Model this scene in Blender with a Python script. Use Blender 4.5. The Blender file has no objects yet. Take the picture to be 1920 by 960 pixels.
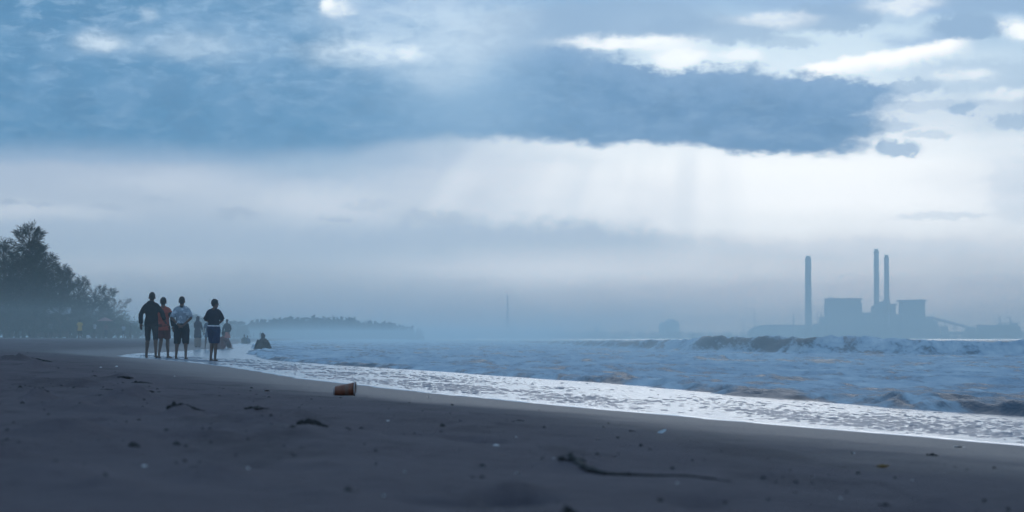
import bpy, bmesh, math, random
import numpy as np
from mathutils import Vector, Matrix, Quaternion

random.seed(7)
R = math.radians
SC = bpy.context.scene
COL = SC.collection
FPX = 85.0 / 36.0 * 1920.0          # focal length in photograph pixels
HOR = 634.0                         # row of the horizon
CAM_Z = 1.06                        # camera height above the sea's mean level

# ------------------------------------------------------------------ camera
cd = bpy.data.cameras.new('camera')
cd.lens = 85.0; cd.sensor_width = 36.0
cd.clip_start = 0.05; cd.clip_end = 30000.0
cd.dof.use_dof = True; cd.dof.focus_distance = 35.0; cd.dof.aperture_fstop = 7.5
cam = bpy.data.objects.new('camera', cd)
cam.location = (0, 0, CAM_Z)
cam.rotation_euler = (R(90) + math.atan((HOR - 480.0) / FPX), 0, 0)
COL.objects.link(cam); SC.camera = cam

# ------------------------------------------------------------------ colour
def lin1(c):
    c /= 255.0
    return c / 12.92 if c <= 0.04045 else ((c + 0.055) / 1.055) ** 2.4
def col(r, g, b):
    return (lin1(r), lin1(g), lin1(b), 1.0)

# ------------------------------------------------------------------ node helper
class S:
    """a socket one can calculate with"""
    def __init__(self, nt, s): self.nt = nt; self.s = s
    def m(self, op, *o, clamp=False):
        n = self.nt.nodes.new('ShaderNodeMath'); n.operation = op; n.use_clamp = clamp
        for i, v in enumerate((self,) + o):
            if isinstance(v, S): self.nt.links.new(v.s, n.inputs[i])
            else: n.inputs[i].default_value = v
        return S(self.nt, n.outputs[0])
    def __add__(s, o): return s.m('ADD', o)
    __radd__ = __add__
    def __sub__(s, o): return s.m('SUBTRACT', o)
    def __rsub__(s, o): return (s * -1.0) + o
    def __mul__(s, o): return s.m('MULTIPLY', o)
    __rmul__ = __mul__
    def __truediv__(s, o): return s.m('DIVIDE', o)
    def clamp(s): return s.m('ADD', 0.0, clamp=True)
    def exp(s): return s.m('EXPONENT')
    def pow(s, p): return s.m('POWER', p)
    def max(s, o): return s.m('MAXIMUM', o)
    def min(s, o): return s.m('MINIMUM', o)
    def step(s, lo, hi, a=0.0, b=1.0):
        n = s.nt.nodes.new('ShaderNodeMapRange'); n.interpolation_type = 'SMOOTHSTEP'
        s.nt.links.new(s.s, n.inputs[0])
        if lo > hi: lo, hi, a, b = hi, lo, b, a
        for i, v in ((1, lo), (2, hi), (3, a), (4, b)): n.inputs[i].default_value = v
        return S(s.nt, n.outputs[0])
    def pwl(s, pts):
        """piecewise linear curve, pts = [(x, value)]"""
        x0, x1 = pts[0][0], pts[-1][0]
        v0, v1 = min(p[1] for p in pts), max(p[1] for p in pts)
        n = s.nt.nodes.new('ShaderNodeValToRGB'); r = n.color_ramp; r.interpolation = 'B_SPLINE' if False else 'LINEAR'
        while len(r.elements) < len(pts): r.elements.new(0.5)
        for e, p in zip(r.elements, pts):
            e.position = (p[0] - x0) / (x1 - x0)
            g = (p[1] - v0) / (v1 - v0); e.color = (g, g, g, 1)
        s.nt.links.new(((s - x0) * (1.0 / (x1 - x0))).s, n.inputs[0])
        return S(s.nt, n.outputs[0]) * (v1 - v0) + v0
    def ramp(s, pts, interp='EASE'):
        """colours along a value, pts = [(x, colour)]"""
        x0, x1 = pts[0][0], pts[-1][0]
        n = s.nt.nodes.new('ShaderNodeValToRGB'); r = n.color_ramp; r.interpolation = interp
        while len(r.elements) < len(pts): r.elements.new(0.5)
        for e, p in zip(r.elements, pts):
            e.position = (p[0] - x0) / (x1 - x0); e.color = p[1]
        s.nt.links.new(((s - x0) * (1.0 / (x1 - x0))).s, n.inputs[0])
        return S(s.nt, n.outputs[0])
def vec(nt, x, y, z):
    n = nt.nodes.new('ShaderNodeCombineXYZ')
    for i, v in enumerate((x, y, z)):
        if isinstance(v, S): nt.links.new(v.s, n.inputs[i])
        else: n.inputs[i].default_value = v
    return S(nt, n.outputs[0])
def split(v):
    n = v.nt.nodes.new('ShaderNodeSeparateXYZ'); v.nt.links.new(v.s, n.inputs[0])
    return [S(v.nt, n.outputs[i]) for i in range(3)]
def noise(v, scale=1.0, detail=4.0, rough=0.5, dist=0.0):
    n = v.nt.nodes.new('ShaderNodeTexNoise'); v.nt.links.new(v.s, n.inputs['Vector'])
    n.inputs['Scale'].default_value = scale; n.inputs['Detail'].default_value = detail
    n.inputs['Roughness'].default_value = rough; n.inputs['Distortion'].default_value = dist
    return S(v.nt, n.outputs[0])
def mix(f, a, b):
    nt = f.nt if isinstance(f, S) else (a.nt if isinstance(a, S) else b.nt)
    n = nt.nodes.new('ShaderNodeMix'); n.data_type = 'RGBA'; n.clamp_factor = True
    for i, v in ((0, f), (6, a), (7, b)):
        if isinstance(v, S): nt.links.new(v.s, n.inputs[i])
        else: n.inputs[i].default_value = v
    return S(nt, n.outputs[2])

# ------------------------------------------------------------------ world: cloudy blue evening sky
HAZE_D, HAZE_RGB = 3.0e-4, (0.190, 0.318, 0.475, 1.0)     # density of the air, and how bright it looks lit by this sky
SUN_AZ, SUN_EL = R(5.5), R(13.0)
W = bpy.data.worlds.new('World'); SC.world = W; W.use_nodes = True
nt = W.node_tree; nt.nodes.clear()
tc = nt.nodes.new('ShaderNodeTexCoord')
dirv = S(nt, tc.outputs['Generated'])
dx, dy, dz = split(dirv)
az = dx.m('ARCTAN2', dy) * (180 / math.pi)
el = dz.m('ARCSINE') * (180 / math.pi)
K = FPX * math.tan(R(1.0))
X = az * K + 960.0                  # azimuth and elevation in units of 1/79 degree
Y = el * -K + HOR
sky = nt.nodes.new('ShaderNodeTexSky'); sky.sky_type = 'NISHITA'; sky.sun_disc = False
sky.sun_elevation = SUN_EL; sky.sun_rotation = SUN_AZ; sky.dust_density = 0.6; sky.ozone_density = 2.0
nish = S(nt, sky.outputs[0])
# domain: seamless in direction space
D1 = vec(nt, dx * 57.3, dy * 20.0, dz * 57.3 * 2.2)
nA = noise(D1, 0.55, 5, 0.55, 0.3)
nB = noise(vec(nt, dx * 57.3 + 31.0, dy * 20.0, dz * 57.3 * 1.6), 1.1, 5, 0.55, 0.2)
nC = noise(vec(nt, dx * 57.3 + 7.0, dy * 20.0, dz * 57.3 * 3.2 + 9.0), 0.28, 5, 0.5)
nF = noise(vec(nt, dx * 57.3 + 3.0, dy * 20.0, dz * 57.3 * 1.3 + 4.0), 3.2, 5, 0.6)
nS = noise(vec(nt, dx * 57.3 + 11.0, dy * 20.0, dz * 57.3 * 2.6 + 2.0), 1.9, 6, 0.58, 0.5)
Xw = X + (nA - 0.5) * 190.0 + (nF - 0.5) * 30.0
Yw = Y + (nB - 0.5) * 75.0 + (nF - 0.5) * 26.0
Ys = Y + (nB - 0.5) * 30.0 + (nA - 0.5) * 24.0
def blob(cx, cy, sx, sy, xx=None, yy=None):
    a = ((xx or Xw) - cx) * (1.0 / sx); b = ((yy or Yw) - cy) * (1.0 / sy)
    return ((a * a + b * b) * -1.0).exp()
left = Ys.ramp([(-200, col(108, 152, 196)), (60, col(104, 153, 197)), (230, col(96, 145, 185)), (300, col(148, 174, 203)), (322, col(164, 183, 207)), (385, col(168, 186, 208)),
                (430, col(160, 181, 205)), (470, col(155, 177, 201)), (530, col(147, 168, 192)), (600, col(139, 160, 186)), (660, col(133, 159, 186))])
right = Ys.ramp([(-200, col(118, 160, 203)), (0, col(146, 180, 213)), (70, col(196, 217, 234)), (140, col(208, 225, 239)), (210, col(203, 217, 232)), (275, col(228, 236, 244)),
                 (320, col(238, 243, 249)), (375, col(236, 241, 248)), (420, col(224, 231, 240)), (460, col(206, 214, 226)), (500, col(187, 197, 212)), (545, col(168, 180, 199)), (600, col(151, 168, 190)), (660, col(141, 163, 187))])
glow = (((X - 1480.0 + (nC - 0.5) * 500.0) * (1 / 570.0)).m('ABSOLUTE').pow(3.0) * -1.0).exp()
c = mix(glow, left, right)
# god rays under the bank: radial streaks about the hidden sun
ang = (X - 1330.0).m('ARCTAN2', Y + 330.0)
ray = noise(vec(nt, ang * 9.0, 2.0, 5.0), 0.7, 2.0, 0.5)
raymask = Y.step(250, 330) * Y.step(520, 390) * X.step(380, 760) * X.step(1640, 1380)
c = mix(((ray - 0.50) * 3.6).clamp() * raymask * 0.5, c, col(178, 197, 218))
c = mix(((0.52 - ray) * 3.6).clamp() * raymask * X.step(1300, 800, 0.2, 0.55), c, col(226, 234, 243))
# paler veils in the lower sky
for cx, cy, sx, sy, f in ((600, 375, 150, 46, .55), (70, 402, 130, 16, .45), (330, 345, 160, 22, .35), (900, 330, 120, 50, .45), (1030, 505, 340, 36, .6), (240, 500, 240, 30, .22), (1240, 380, 100, 60, .6)):
    c = mix(blob(cx, cy, sx, sy, X + (nB - .5) * 160, Y + (nA - .5) * 50) * f, c, col(205, 215, 229))
# low grey shelf at y ~ 430
shelf_top = X.pwl([(-4000, 445), (300, 440), (700, 428), (830, 402), (960, 408), (1080, 402), (1200, 422), (1330, 440), (1500, 455), (2500, 470)])
shelf = (Y - shelf_top + (nF - 0.5) * 50 + (nB - 0.5) * 40).step(-16, 34) * Y.step(505, 446)
c = mix(shelf * X.step(1480, 1150, 0.06, 0.85) * X.step(-600, 500, 0.35, 1.0), c, col(157, 179, 204))
# shared wobbling coordinates for the single clouds
XA = X + (nF - 0.5) * 70 + (nA - .5) * 60; YA = Y + (nF - 0.5) * 38 + (nB - .5) * 26
XB = X + (nA - 0.5) * 90 + (nF - .5) * 30; YB = Y + (nB - 0.5) * 34 + (nF - .5) * 14
# upper clouds, right
up = (nA * 0.6 + nC * 0.7 + Y * -0.0024 - 0.36).step(0.16, 0.36) * Y.step(165, 70)
c = mix(up * 0.85, c, col(140, 173, 209))
for cx, cy, sx, sy, f in ((1340, 58, 150, 26, .75), (1560, 40, 90, 28, .8), (1812, 60, 66, 25, 1.0), (1460, 82, 60, 12, .5), (1850, 16, 120, 24, .75), (1150, 40, 210, 40, .8),
                          (1010, 70, 170, 60, .85), (1798, 214, 30, 13, .75), (1682, 284, 46, 17, .8), (1893, 236, 48, 13, .6), (1740, 205, 120, 12, .3), (1830, 150, 160, 30, .28), (1690, 172, 70, 12, .6), (1660, 240, 46, 12, .5), (1725, 258, 40, 8, .35), (1600, 470, 300, 20, .16), (1900, 360, 60, 60, .22), (1760, 408, 90, 9, .25)):
    c = mix(blob(cx, cy, sx, sy, XA, YA).step(0.18, 0.62) * f, c, col(138, 170, 203))
# bright rims and gaps, right
for cx, cy, sx, sy, f in ((1180, 82, 130, 15, .9), (1275, 112, 60, 22, .85), (1385, 108, 40, 14, .6), (1450, 42, 90, 13, .5), (1905, 66, 40, 18, .95), (1690, 20, 70, 16, .6), (1790, 150, 60, 12, .55), (1880, 185, 60, 12, .45)):
    c = mix(blob(cx, cy, sx, sy, XB, YB).step(0.05, 0.85) * (nS * 1.4 + nF * 0.8 - 0.15).clamp() * f, c, col(243, 248, 252))
line_y = X.pwl([(1400, 150), (1510, 134), (1600, 117), (1700, 104), (1790, 86), (1900, 96)])
dl = Y - line_y + (nF - 0.5) * 26
c = mix(dl.step(-12, 0) * dl.step(34, 6) * X.step(1480, 1530) * X.step(1830, 1770), c, col(246, 249, 252))
# the big dark bank
yb = X.pwl([(-6000, 330), (-400, 312), (300, 306), (470, 318), (640, 300), (760, 272), (840, 262), (1000, 268), (1120, 277), (1290, 276), (1380, 294), (1480, 299), (1620, 297), (1800, 270)])
yt = X.pwl([(-6000, -300), (500, -160), (700, 100), (840, 108), (1000, 88), (1050, 82), (1080, 96), (1160, 106), (1230, 122), (1265, 132), (1390, 124), (1480, 140), (1600, 148), (1720, 172), (1800, 215)])
soft = X.step(250, 1050, 2.3, 0.62)
bot = (yb - Y + (nB - 0.5) * 22 + (nF - .5) * 20 + (nS - .5) * 24) / soft
top = Y - yt + (nF - 0.5) * 34 + (nB - 0.5) * 40 + (nS - .5) * 40
topm = (top / X.step(600, 1060, 6.0, 1.0)).step(-9, 17)
xr = Y.pwl([(60, 1520), (140, 1570), (168, 1690), (190, 1680), (215, 1635), (250, 1645), (280, 1612), (310, 1585)])
bank = bot.step(-6, 26) * topm * (xr - X + (nA - 0.5) * 130 + (nS - 0.5) * 110 + (nF - 0.5) * 70).step(-50, 62)
bcol = mix(X.step(500, 1300), col(87, 138, 179), col(85, 133, 177))
bcol = mix((nC - 0.38) * 1.3 * Y.step(320, 120, 0.25, 1.0), bcol, col(112, 156, 196))
bcol = mix(((nS - 0.46) * 3.2).clamp() * 0.45, bcol, col(136, 168, 200))
bcol = mix(((0.52 - nB) * 3.4).clamp() * 0.6, bcol, col(86, 130, 170))
bcol = mix((top + (nF - .5) * 60).step(75, 0) * X.step(700, 1000) * 0.5, bcol, col(132, 166, 203))
bcol = mix((nB * 0.6 + nA * 0.5 - 0.5).step(-0.02, 0.16) * Y.step(300, 180, 0.3, 0.8) * 0.3, bcol, col(126, 163, 201))
bcol = mix(blob(860, 150, 150, 120, XB, YB) * 0.7, bcol, col(142, 178, 211))
c = mix(bank * 0.96, c, bcol)
virga = blob(590, 318, 150, 30, XA, YA) * 0.6
c = mix(virga, c, col(140, 172, 202))
# left: soft light patches in the deck
deck = (nC * 0.9 + nA * 0.5 - 0.62).step(0.0, 0.22) * Y.step(190, 60) * X.step(1050, 850)
c = mix(deck * 0.4, c, col(144, 180, 213))
wisp = ((nS * 0.6 + nB * 0.5 - 0.54) * 4.5).clamp() * Y.step(210, 90) * X.step(1150, 900)
c = mix(wisp * 0.5, c, col(162, 193, 221))
dk = ((0.50 - nA) * 4.0).clamp() * Y.step(200, 110) * X.step(900, 500)
c = mix(dk * 0.5, c, col(96, 144, 186))
for cx, cy, sx, sy, f in ((30, 383, 26, 7, .6), (95, 392, 22, 5, .4), (205, 388, 30, 7, .35), (450, 402, 42, 10, .5), (300, 378, 26, 6, .3), (626, 410, 34, 7, .45), (690, 385, 60, 8, .25), (820, 408, 60, 14, .4)):
    c = mix(blob(cx, cy, sx, sy, XA, YA).step(0.1, 0.8) * f, c, col(150, 172, 197))
for cx, cy, sx, sy, f, w in ((205, 86, 46, 20, .8, 0), (275, 34, 20, 14, .35, 0), (360, 92, 110, 30, .33, 0), (690, 100, 120, 27, .85, 0), (772, 102, 22, 14, .6, 1), (760, 60, 160, 70, .42, 0), (640, 18, 30, 16, .7, 1), (622, 8, 14, 16, .95, 1), (900, 40, 110, 70, .3, 0), (830, 130, 90, 50, .3, 0)):
    c = mix(blob(cx, cy, sx, sy, XB, YB).step(0.02, 0.95) * (nS * 1.5 + nF * 0.9 - 0.30).clamp() * f, c, col(244, 250, 254) if w else col(206, 224, 240))
# the colours so far are what is seen through the haze; the sky beyond it is stronger
T = ((dz.max(0.0307) * (1 / 215.0)).pow(-1.0) * -HAZE_D).exp()
def vmath(op, a, b):
    n = nt.nodes.new('ShaderNodeVectorMath'); n.operation = op
    for i, v in enumerate((a, b)):
        j = 3 if (op == 'SCALE' and i == 1) else i
        if isinstance(v, S): nt.links.new(v.s, n.inputs[j])
        else: n.inputs[j].default_value = v
    return S(nt, n.outputs[0])
Ti = T.pow(-1.0)
hz = nt.nodes.new('ShaderNodeRGB'); hz.outputs[0].default_value = HAZE_RGB
c = vmath('MAXIMUM', vmath('SUBTRACT', vmath('SCALE', c, Ti), vmath('SCALE', S(nt, hz.outputs[0]), Ti - 1.0)), (0.01, 0.02, 0.03))
# overhead and behind: the same broken blue-grey deck, a little open sky
over = el.step(7.5, 16)
deckn = noise(vec(nt, dx / (dz + 0.25).max(0.05) * 2.2, dy / (dz + 0.25).max(0.05) * 2.2, 3.0), 1.1, 6, 0.55).step(0.32, 0.72)
deckc = mix(deckn, col(100, 147, 193), col(160, 191, 221))
c = mix(over, c, deckc)
bg = nt.nodes.new('ShaderNodeBackground'); bg2 = nt.nodes.new('ShaderNodeBackground')
nt.links.new(c.s, bg.inputs['Color']); bg.inputs['Strength'].default_value = 1.0
nt.links.new(nish.s, bg2.inputs['Color']); bg2.inputs['Strength'].default_value = 0.05
ms = nt.nodes.new('ShaderNodeMixShader'); ms.inputs[0].default_value = 0.97     # cloud cover over the clear sky
nt.links.new(bg2.outputs[0], ms.inputs[1]); nt.links.new(bg.outputs[0], ms.inputs[2])
out = nt.nodes.new('ShaderNodeOutputWorld'); nt.links.new(ms.outputs[0], out.inputs[0])
W.cycles.sampling_method = 'MANUAL'; W.cycles.sample_map_resolution = 1024

# ------------------------------------------------------------------ sun behind the clouds
sl = bpy.data.lights.new('sun', 'SUN'); sl.energy = 0.25; sl.angle = R(20); sl.color = (1.0, 0.985, 0.97)
so = bpy.data.objects.new('sun', sl); COL.objects.link(so)
sd = Vector((math.sin(SUN_AZ) * math.cos(SUN_EL), math.cos(SUN_AZ) * math.cos(SUN_EL), math.sin(SUN_EL)))
so.rotation_euler = (-sd).to_track_quat('-Z', 'Y').to_euler(); so.location = (0, 0, 60)

SC.view_settings.view_transform = 'Standard'; SC.view_settings.look = 'None'
SC.view_settings.exposure = 0.10; SC.view_settings.gamma = 1.0; SC.view_settings.use_curve_mapping = False
SC.render.engine = 'CYCLES'
SC.cycles.use_denoising = True
SC.cycles.use_adaptive_sampling = True; SC.cycles.adaptive_threshold = 0.015; SC.cycles.adaptive_min_samples = 12
SC.cycles.volume_bounces = 1; SC.cycles.max_bounces = 5; SC.cycles.diffuse_bounces = 2; SC.cycles.glossy_bounces = 2; SC.cycles.transmission_bounces = 2
SC.cycles.sample_clamp_indirect = 4.0

# ------------------------------------------------------------------ small library
def srgbm(c): return c
def tag(o, label=None, cat=None, group=None, kind=None):
    if label: o['label'] = label
    if cat: o['category'] = cat
    if group: o['group'] = group
    if kind: o['kind'] = kind
    return o
def link(name, me, mat=None, parent=None):
    o = bpy.data.objects.new(name, me); COL.objects.link(o)
    if mat is not None and me is not None and not me.materials: me.materials.append(mat)
    if parent is not None: o.parent = parent
    return o
def empty(name, loc=(0, 0, 0), rz=0.0):
    o = bpy.data.objects.new(name, None); COL.objects.link(o); o.location = loc; o.rotation_euler = (0, 0, rz)
    o.empty_display_size = 0.3
    return o
def mesh(name, v, f, smooth=False):
    me = bpy.data.meshes.new(name); me.from_pydata([tuple(p) for p in v], [], [tuple(q) for q in f])
    if smooth: me.polygons.foreach_set('use_smooth', [True] * len(me.polygons))
    me.update(); return me
def attr(me, name, vals):
    a = me.attributes.new(name, 'FLOAT', 'POINT'); a.data.foreach_set('value', np.asarray(vals, dtype=np.float32))
def _h(ix, iy, seed):
    n = (ix.astype(np.int64) * 374761393 + iy.astype(np.int64) * 668265263 + seed * 974634777) & 0x7fffffff
    n = ((n ^ (n >> 13)) * 1274126177) & 0x7fffffff
    return ((n ^ (n >> 16)) & 0xffff) / 65535.0
def vn(x, y, seed=0):
    x = np.asarray(x, float); y = np.asarray(y, float)
    ix = np.floor(x); iy = np.floor(y); fx = x - ix; fy = y - iy
    fx = fx * fx * (3 - 2 * fx); fy = fy * fy * (3 - 2 * fy)
    a = _h(ix, iy, seed); b = _h(ix + 1, iy, seed); c_ = _h(ix, iy + 1, seed); d = _h(ix + 1, iy + 1, seed)
    return (a * (1 - fx) + b * fx) * (1 - fy) + (c_ * (1 - fx) + d * fx) * fy
def fbm(x, y, seed=0, o=4, g=0.5):
    t = 0; a = 1; n = 0
    for i in range(o):
        t = t + a * vn(np.asarray(x) * 2 ** i + 17.3 * i, np.asarray(y) * 2 ** i - 9.1 * i, seed + i); n += a; a *= g
    return t / n - 0.5
def ss(x, a, b):
    t = np.clip((x - a) / (b - a), 0, 1); return t * t * (3 - 2 * t)
def gridmesh(name, XX, YY, ZZ, smooth=True):
    nr, nc = XX.shape
    me = bpy.data.meshes.new(name)
    v = np.stack([XX, YY, ZZ], -1).reshape(-1, 3)
    i = np.arange(nr * nc).reshape(nr, nc)
    q = np.stack([i[:-1, :-1], i[:-1, 1:], i[1:, 1:], i[1:, :-1]], -1).reshape(-1, 4)
    me.vertices.add(len(v)); me.vertices.foreach_set('co', v.astype(np.float32).ravel())
    me.loops.add(q.size); me.loops.foreach_set('vertex_index', q.astype(np.int32).ravel())
    me.polygons.add(len(q)); me.polygons.foreach_set('loop_start', np.arange(0, q.size, 4, dtype=np.int32))
    me.update(calc_edges=True)
    me.polygons.foreach_set('use_smooth', np.full(len(q), smooth))
    return me

class M:
    """a material under construction"""
    def __init__(self, name):
        self.m = bpy.data.materials.new(name); self.m.use_nodes = True
        self.nt = self.m.node_tree; self.b = self.nt.nodes['Principled BSDF']; self.out = self.nt.nodes['Material Output']
    def coord(self, kind='Object'):
        n = self.nt.nodes.new('ShaderNodeTexCoord'); return S(self.nt, n.outputs[kind])
    def pos(self):
        n = self.nt.nodes.new('ShaderNodeNewGeometry'); return S(self.nt, n.outputs['Position'])
    def at(self, name):
        n = self.nt.nodes.new('ShaderNodeAttribute'); n.attribute_name = name; return S(self.nt, n.outputs['Fac'])
    def set(self, key, v, node=None):
        i = (node or self.b).inputs[key]
        if isinstance(v, S): self.nt.links.new(v.s, i)
        else: i.default_value = v
        return self
    def bump(self, h, strength=0.3, dist=0.02, node=None):
        n = self.nt.nodes.new('ShaderNodeBump'); n.inputs['Strength'].default_value = strength; n.inputs['Distance'].default_value = dist
        self.nt.links.new(h.s, n.inputs['Height']); self.nt.links.new(n.outputs[0], (node or self.b).inputs['Normal']); return self
    def shader(self):
        return self.nt.nodes.new('ShaderNodeBsdfPrincipled')
def simple(name, rgb, rough=0.85, var=0.25, scale=8.0, spec=0.3, trans=None):
    k = M(name); p = k.coord()
    n = noise(p, scale, 5, 0.6)
    d = tuple(x * (1 - var) for x in rgb) + (1,); l = tuple(min(1, x * (1 + var)) for x in rgb) + (1,)
    k.set('Base Color', mix((n - 0.3) * 2.2, d, l)).set('Roughness', rough).set('Specular IOR Level', spec)
    k.bump(n, 0.2, 0.01)
    return k.m

# ------------------------------------------------------------------ shoreline and heights
SH_Y = np.array([-40, 0, 6, 11.5, 18.3, 27, 38, 45, 50, 55, 60, 66, 75, 90, 120, 200, 400, 700, 950, 1050, 1120, 1250, 1600], float)
SH_X = np.array([12, 5.3, 3.8, 2.42, 0.25, -1.9, -4.0, -5.4, -6.5, -7.7, -9.0, -10.7, -12.0, -12.7, -14.5, -23, -42, -62, -50, -38, -60, -300, -2600], float)
def xs(y):
    # smoothed piecewise-linear coast
    y = np.asarray(y, float); w = 0.06 * np.abs(y) + 0.8
    return (np.interp(y - w, SH_Y, SH_X) + 2 * np.interp(y, SH_Y, SH_X) + np.interp(y + w, SH_Y, SH_X)) / 4
def bed(q):      # seabed and swash plane as a function of the distance seaward
    return np.where(q < 6.2, 0.55 - 0.0405 * q, 0.30 - 0.05 * (q - 6.2))
MOUNDS = []      # (x, y, rx, ry, h) real little heaps and hollows in the sand
def sand_z(x, y, fine=True):
    x = np.asarray(x, float); y = np.asarray(y, float)
    s = xs(y) - x
    rise = 0.56 * (1 - np.exp(-np.clip(s, 0, None) * 0.07 / 0.56))
    z = np.where(s >= 0, 0.55 + rise, bed(-s))
    z = z + 0.035 * fbm(x / 9.0, y / 14.0, 3, 3) * ss(s, 2, 10) * 2 + 0.25 * ss(s, 30, 70)
    if fine:
        k = ss(s, 0.3, 3.0)
        z = z + k * (0.026 * fbm(x / 0.9, y / 1.1, 11, 4) + 0.014 * fbm(x / 0.16, y / 0.2, 21, 3) + 0.016 * fbm(x / .4, y / .42, 23, 3) * ss(s, 1.0, 5.0))
        z = z + k * 0.06 * ss(fbm(x / 0.55 + 5, y / 0.8, 31, 4), 0.12, 0.36) * ss(s, 2.5, 6.0) * ss(fbm(x / 4.0, y / 6.0, 41, 2), -0.1, 0.25)
        for mx, my, rx, ry, h in MOUNDS:
            d = ((x - mx) / rx) ** 2 + ((y - my) / ry) ** 2
            i = np.nonzero(d < 6)
            if z.ndim and len(i[0]): z[i] += h * np.exp(-d[i]) * (1 + 1.1 * fbm(x[i] / (0.4 * rx), y[i] / (0.4 * ry), 51, 3))
    return z
def ray(px, py):
    return (px - 960.0) / FPX, (HOR - py) / FPX
def hit(px, py, fine=False):
    """where the sight line through a photograph pixel meets the beach"""
    a, b = ray(px, py)
    d = np.geomspace(1.5, 900, 6000)
    z = CAM_Z + b * d; g = sand_z(a * d, d, fine)
    i = np.argmax(z <= g)
    return a * d[i], d[i], float(g[i])
def at(px, py, D):
    a, b = ray(px, py); return a * D, D, CAM_Z + b * D
for px, py, w, h, ry in ((250, 748, 80, .035, .35), (75, 749, 40, .03, .3), (190, 745, 35, .02, .3), (340, 785, 60, .022, .25), (60, 735, 50, .012, .4), (70, 690, 40, .05, .7), (30, 676, 60, .05, .9), (230, 712, 60, .022, .5), (150, 722, 70, .018, .4),
                         (480, 775, 60, .014, .3), (620, 872, 70, .012, .2), (100, 890, 160, .03, .3), (350, 870, 60, .018, .16), (1110, 858, 55, .016, .2), (250, 832, 150, .014, .3), (200, 765, 60, .016, .3), (410, 735, 50, .012, .4),
                         (830, 818, 60, .010, .25), (1640, 908, 60, .010, .15), (1750, 950, 90, .012, .12), (1270, 820, 100, .006, .3), (560, 776, 40, .01, .3), (720, 900, 90, .012, .2), (1100, 830, 70, .008, .25)):
    x_, y_, z_ = hit(px, py); MOUNDS.append((x_, y_, w / FPX * y_ * 0.5, ry * .7, h * (1.9 if py < 815 else .8)))
rng = np.random.default_rng(5)
for k in range(260):      # old footprints and kicked-up sand higher on the beach
    y_ = float(np.exp(rng.uniform(np.log(4), np.log(45)))); s_ = rng.uniform(3.0, 11)
    MOUNDS.append((float(xs(y_)) - s_, y_, rng.uniform(.04, .10), rng.uniform(.08, .18), rng.uniform(-.055, .028)))

ygrid = np.concatenate([[-30, -15, -6, -2, 0, 1.0], np.geomspace(1.6, 1600, 820)])
sgrid = np.concatenate([-np.geomspace(60, 6.5, 14), np.linspace(-6.2, -0.2, 14), np.linspace(-0.1, 12, 270), 12 + np.geomspace(0.06, 40, 90), [60, 75, 95, 120, 160, 220, 300, 420, 600]])
SG, YG = np.meshgrid(sgrid, ygrid)
XG = xs(YG) - SG
ZG = sand_z(XG, YG)
ZG[SG < -0.12] -= 0.012
me = gridmesh('sand', XG[:, ::-1], YG[:, ::-1], ZG[:, ::-1])
attr(me, 'inland', SG[:, ::-1].ravel())
k = M('dark volcanic sand'); p = k.pos()
inl = k.at('inland')
n1 = noise(p, 0.9, 6, 0.6); n2 = noise(p, 14.0, 5, 0.7); n3 = noise(p, 180.0, 3, 0.7)
wet = (inl + (n1 - 0.5) * 2.2).step(3.6, 0.6)
dry = mix((n2 * 0.5 + n1 * 0.5 - 0.3) * 2.2, (0.086, 0.070, 0.081, 1), (0.150, 0.126, 0.138, 1))
dry = mix((n3 - 0.62) * 3.0, dry, (0.14, 0.135, 0.135, 1))
damp = noise(vec(k.nt, split(p)[0] * 2.0, split(p)[1] * 0.42, 0.0), 1.0, 6, 0.65).step(0.50, 0.62)
dry = mix(damp * 0.55, dry, (0.052, 0.045, 0.052, 1))
k.set('Base Color', mix(wet, dry, (0.084, 0.076, 0.082, 1)))
k.set('Roughness', wet.step(0, 1, 0.92, 0.55)).set('Specular IOR Level', wet.step(0, 1, 0.15, 0.45))
k.bump(n2 * 0.9 + n3 * 0.6, 0.8, 0.016)
SAND = k.m
sand = link('sand', me, SAND); tag(sand, kind='structure')

# ------------------------------------------------------------------ water
BORE_Y = np.array([0, 15, 24, 30, 40, 55, 80, 150, 600], float)
BORE_H = np.array([.15, .15, .135, .105, .085, .07, .08, .10, .12], float)
def wq(y): return np.interp(y, [0, 62, 95, 140, 600], [1.0, 1.0, .45, .28, .28])
def bore_q(y): return wq(y) * 5.75 + 1.2 * fbm(y / 5.0, y * 0 + 2, 61, 3) + 0.5 * fbm(y / 1.1, y * 0 + 5, 62, 2)
def film_edge(y): return -0.05 + 0.5 * fbm(y / 6.0, y * 0, 63, 3) + 0.24 * fbm(y / 0.9, y * 0, 64, 3)
WV_Y = np.array([0, 60, 100, 141, 157, 171, 190, 229, 300, 436, 600, 1600], float)
WV_X = np.array([66, 54, 41, 29, 23.5, 18.8, 15.2, 12.5, 10.5, 8, 2, -100], float)
WV_HY = np.array([0, 100, 135, 148, 160, 172, 188, 200, 212, 240, 300, 436, 700], float)
WV_H = np.array([.75, .85, .95, 1.0, 1.12, 1.22, 1.2, 1.15, .9, .8, .7, .5, .2], float)
def wave_q(y):
    w = 0.05 * y
    f = lambda t: np.interp(t, WV_Y, WV_X)
    return (f(y - w) + 2 * f(y) + f(y + w)) / 4 - xs(y)
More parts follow.
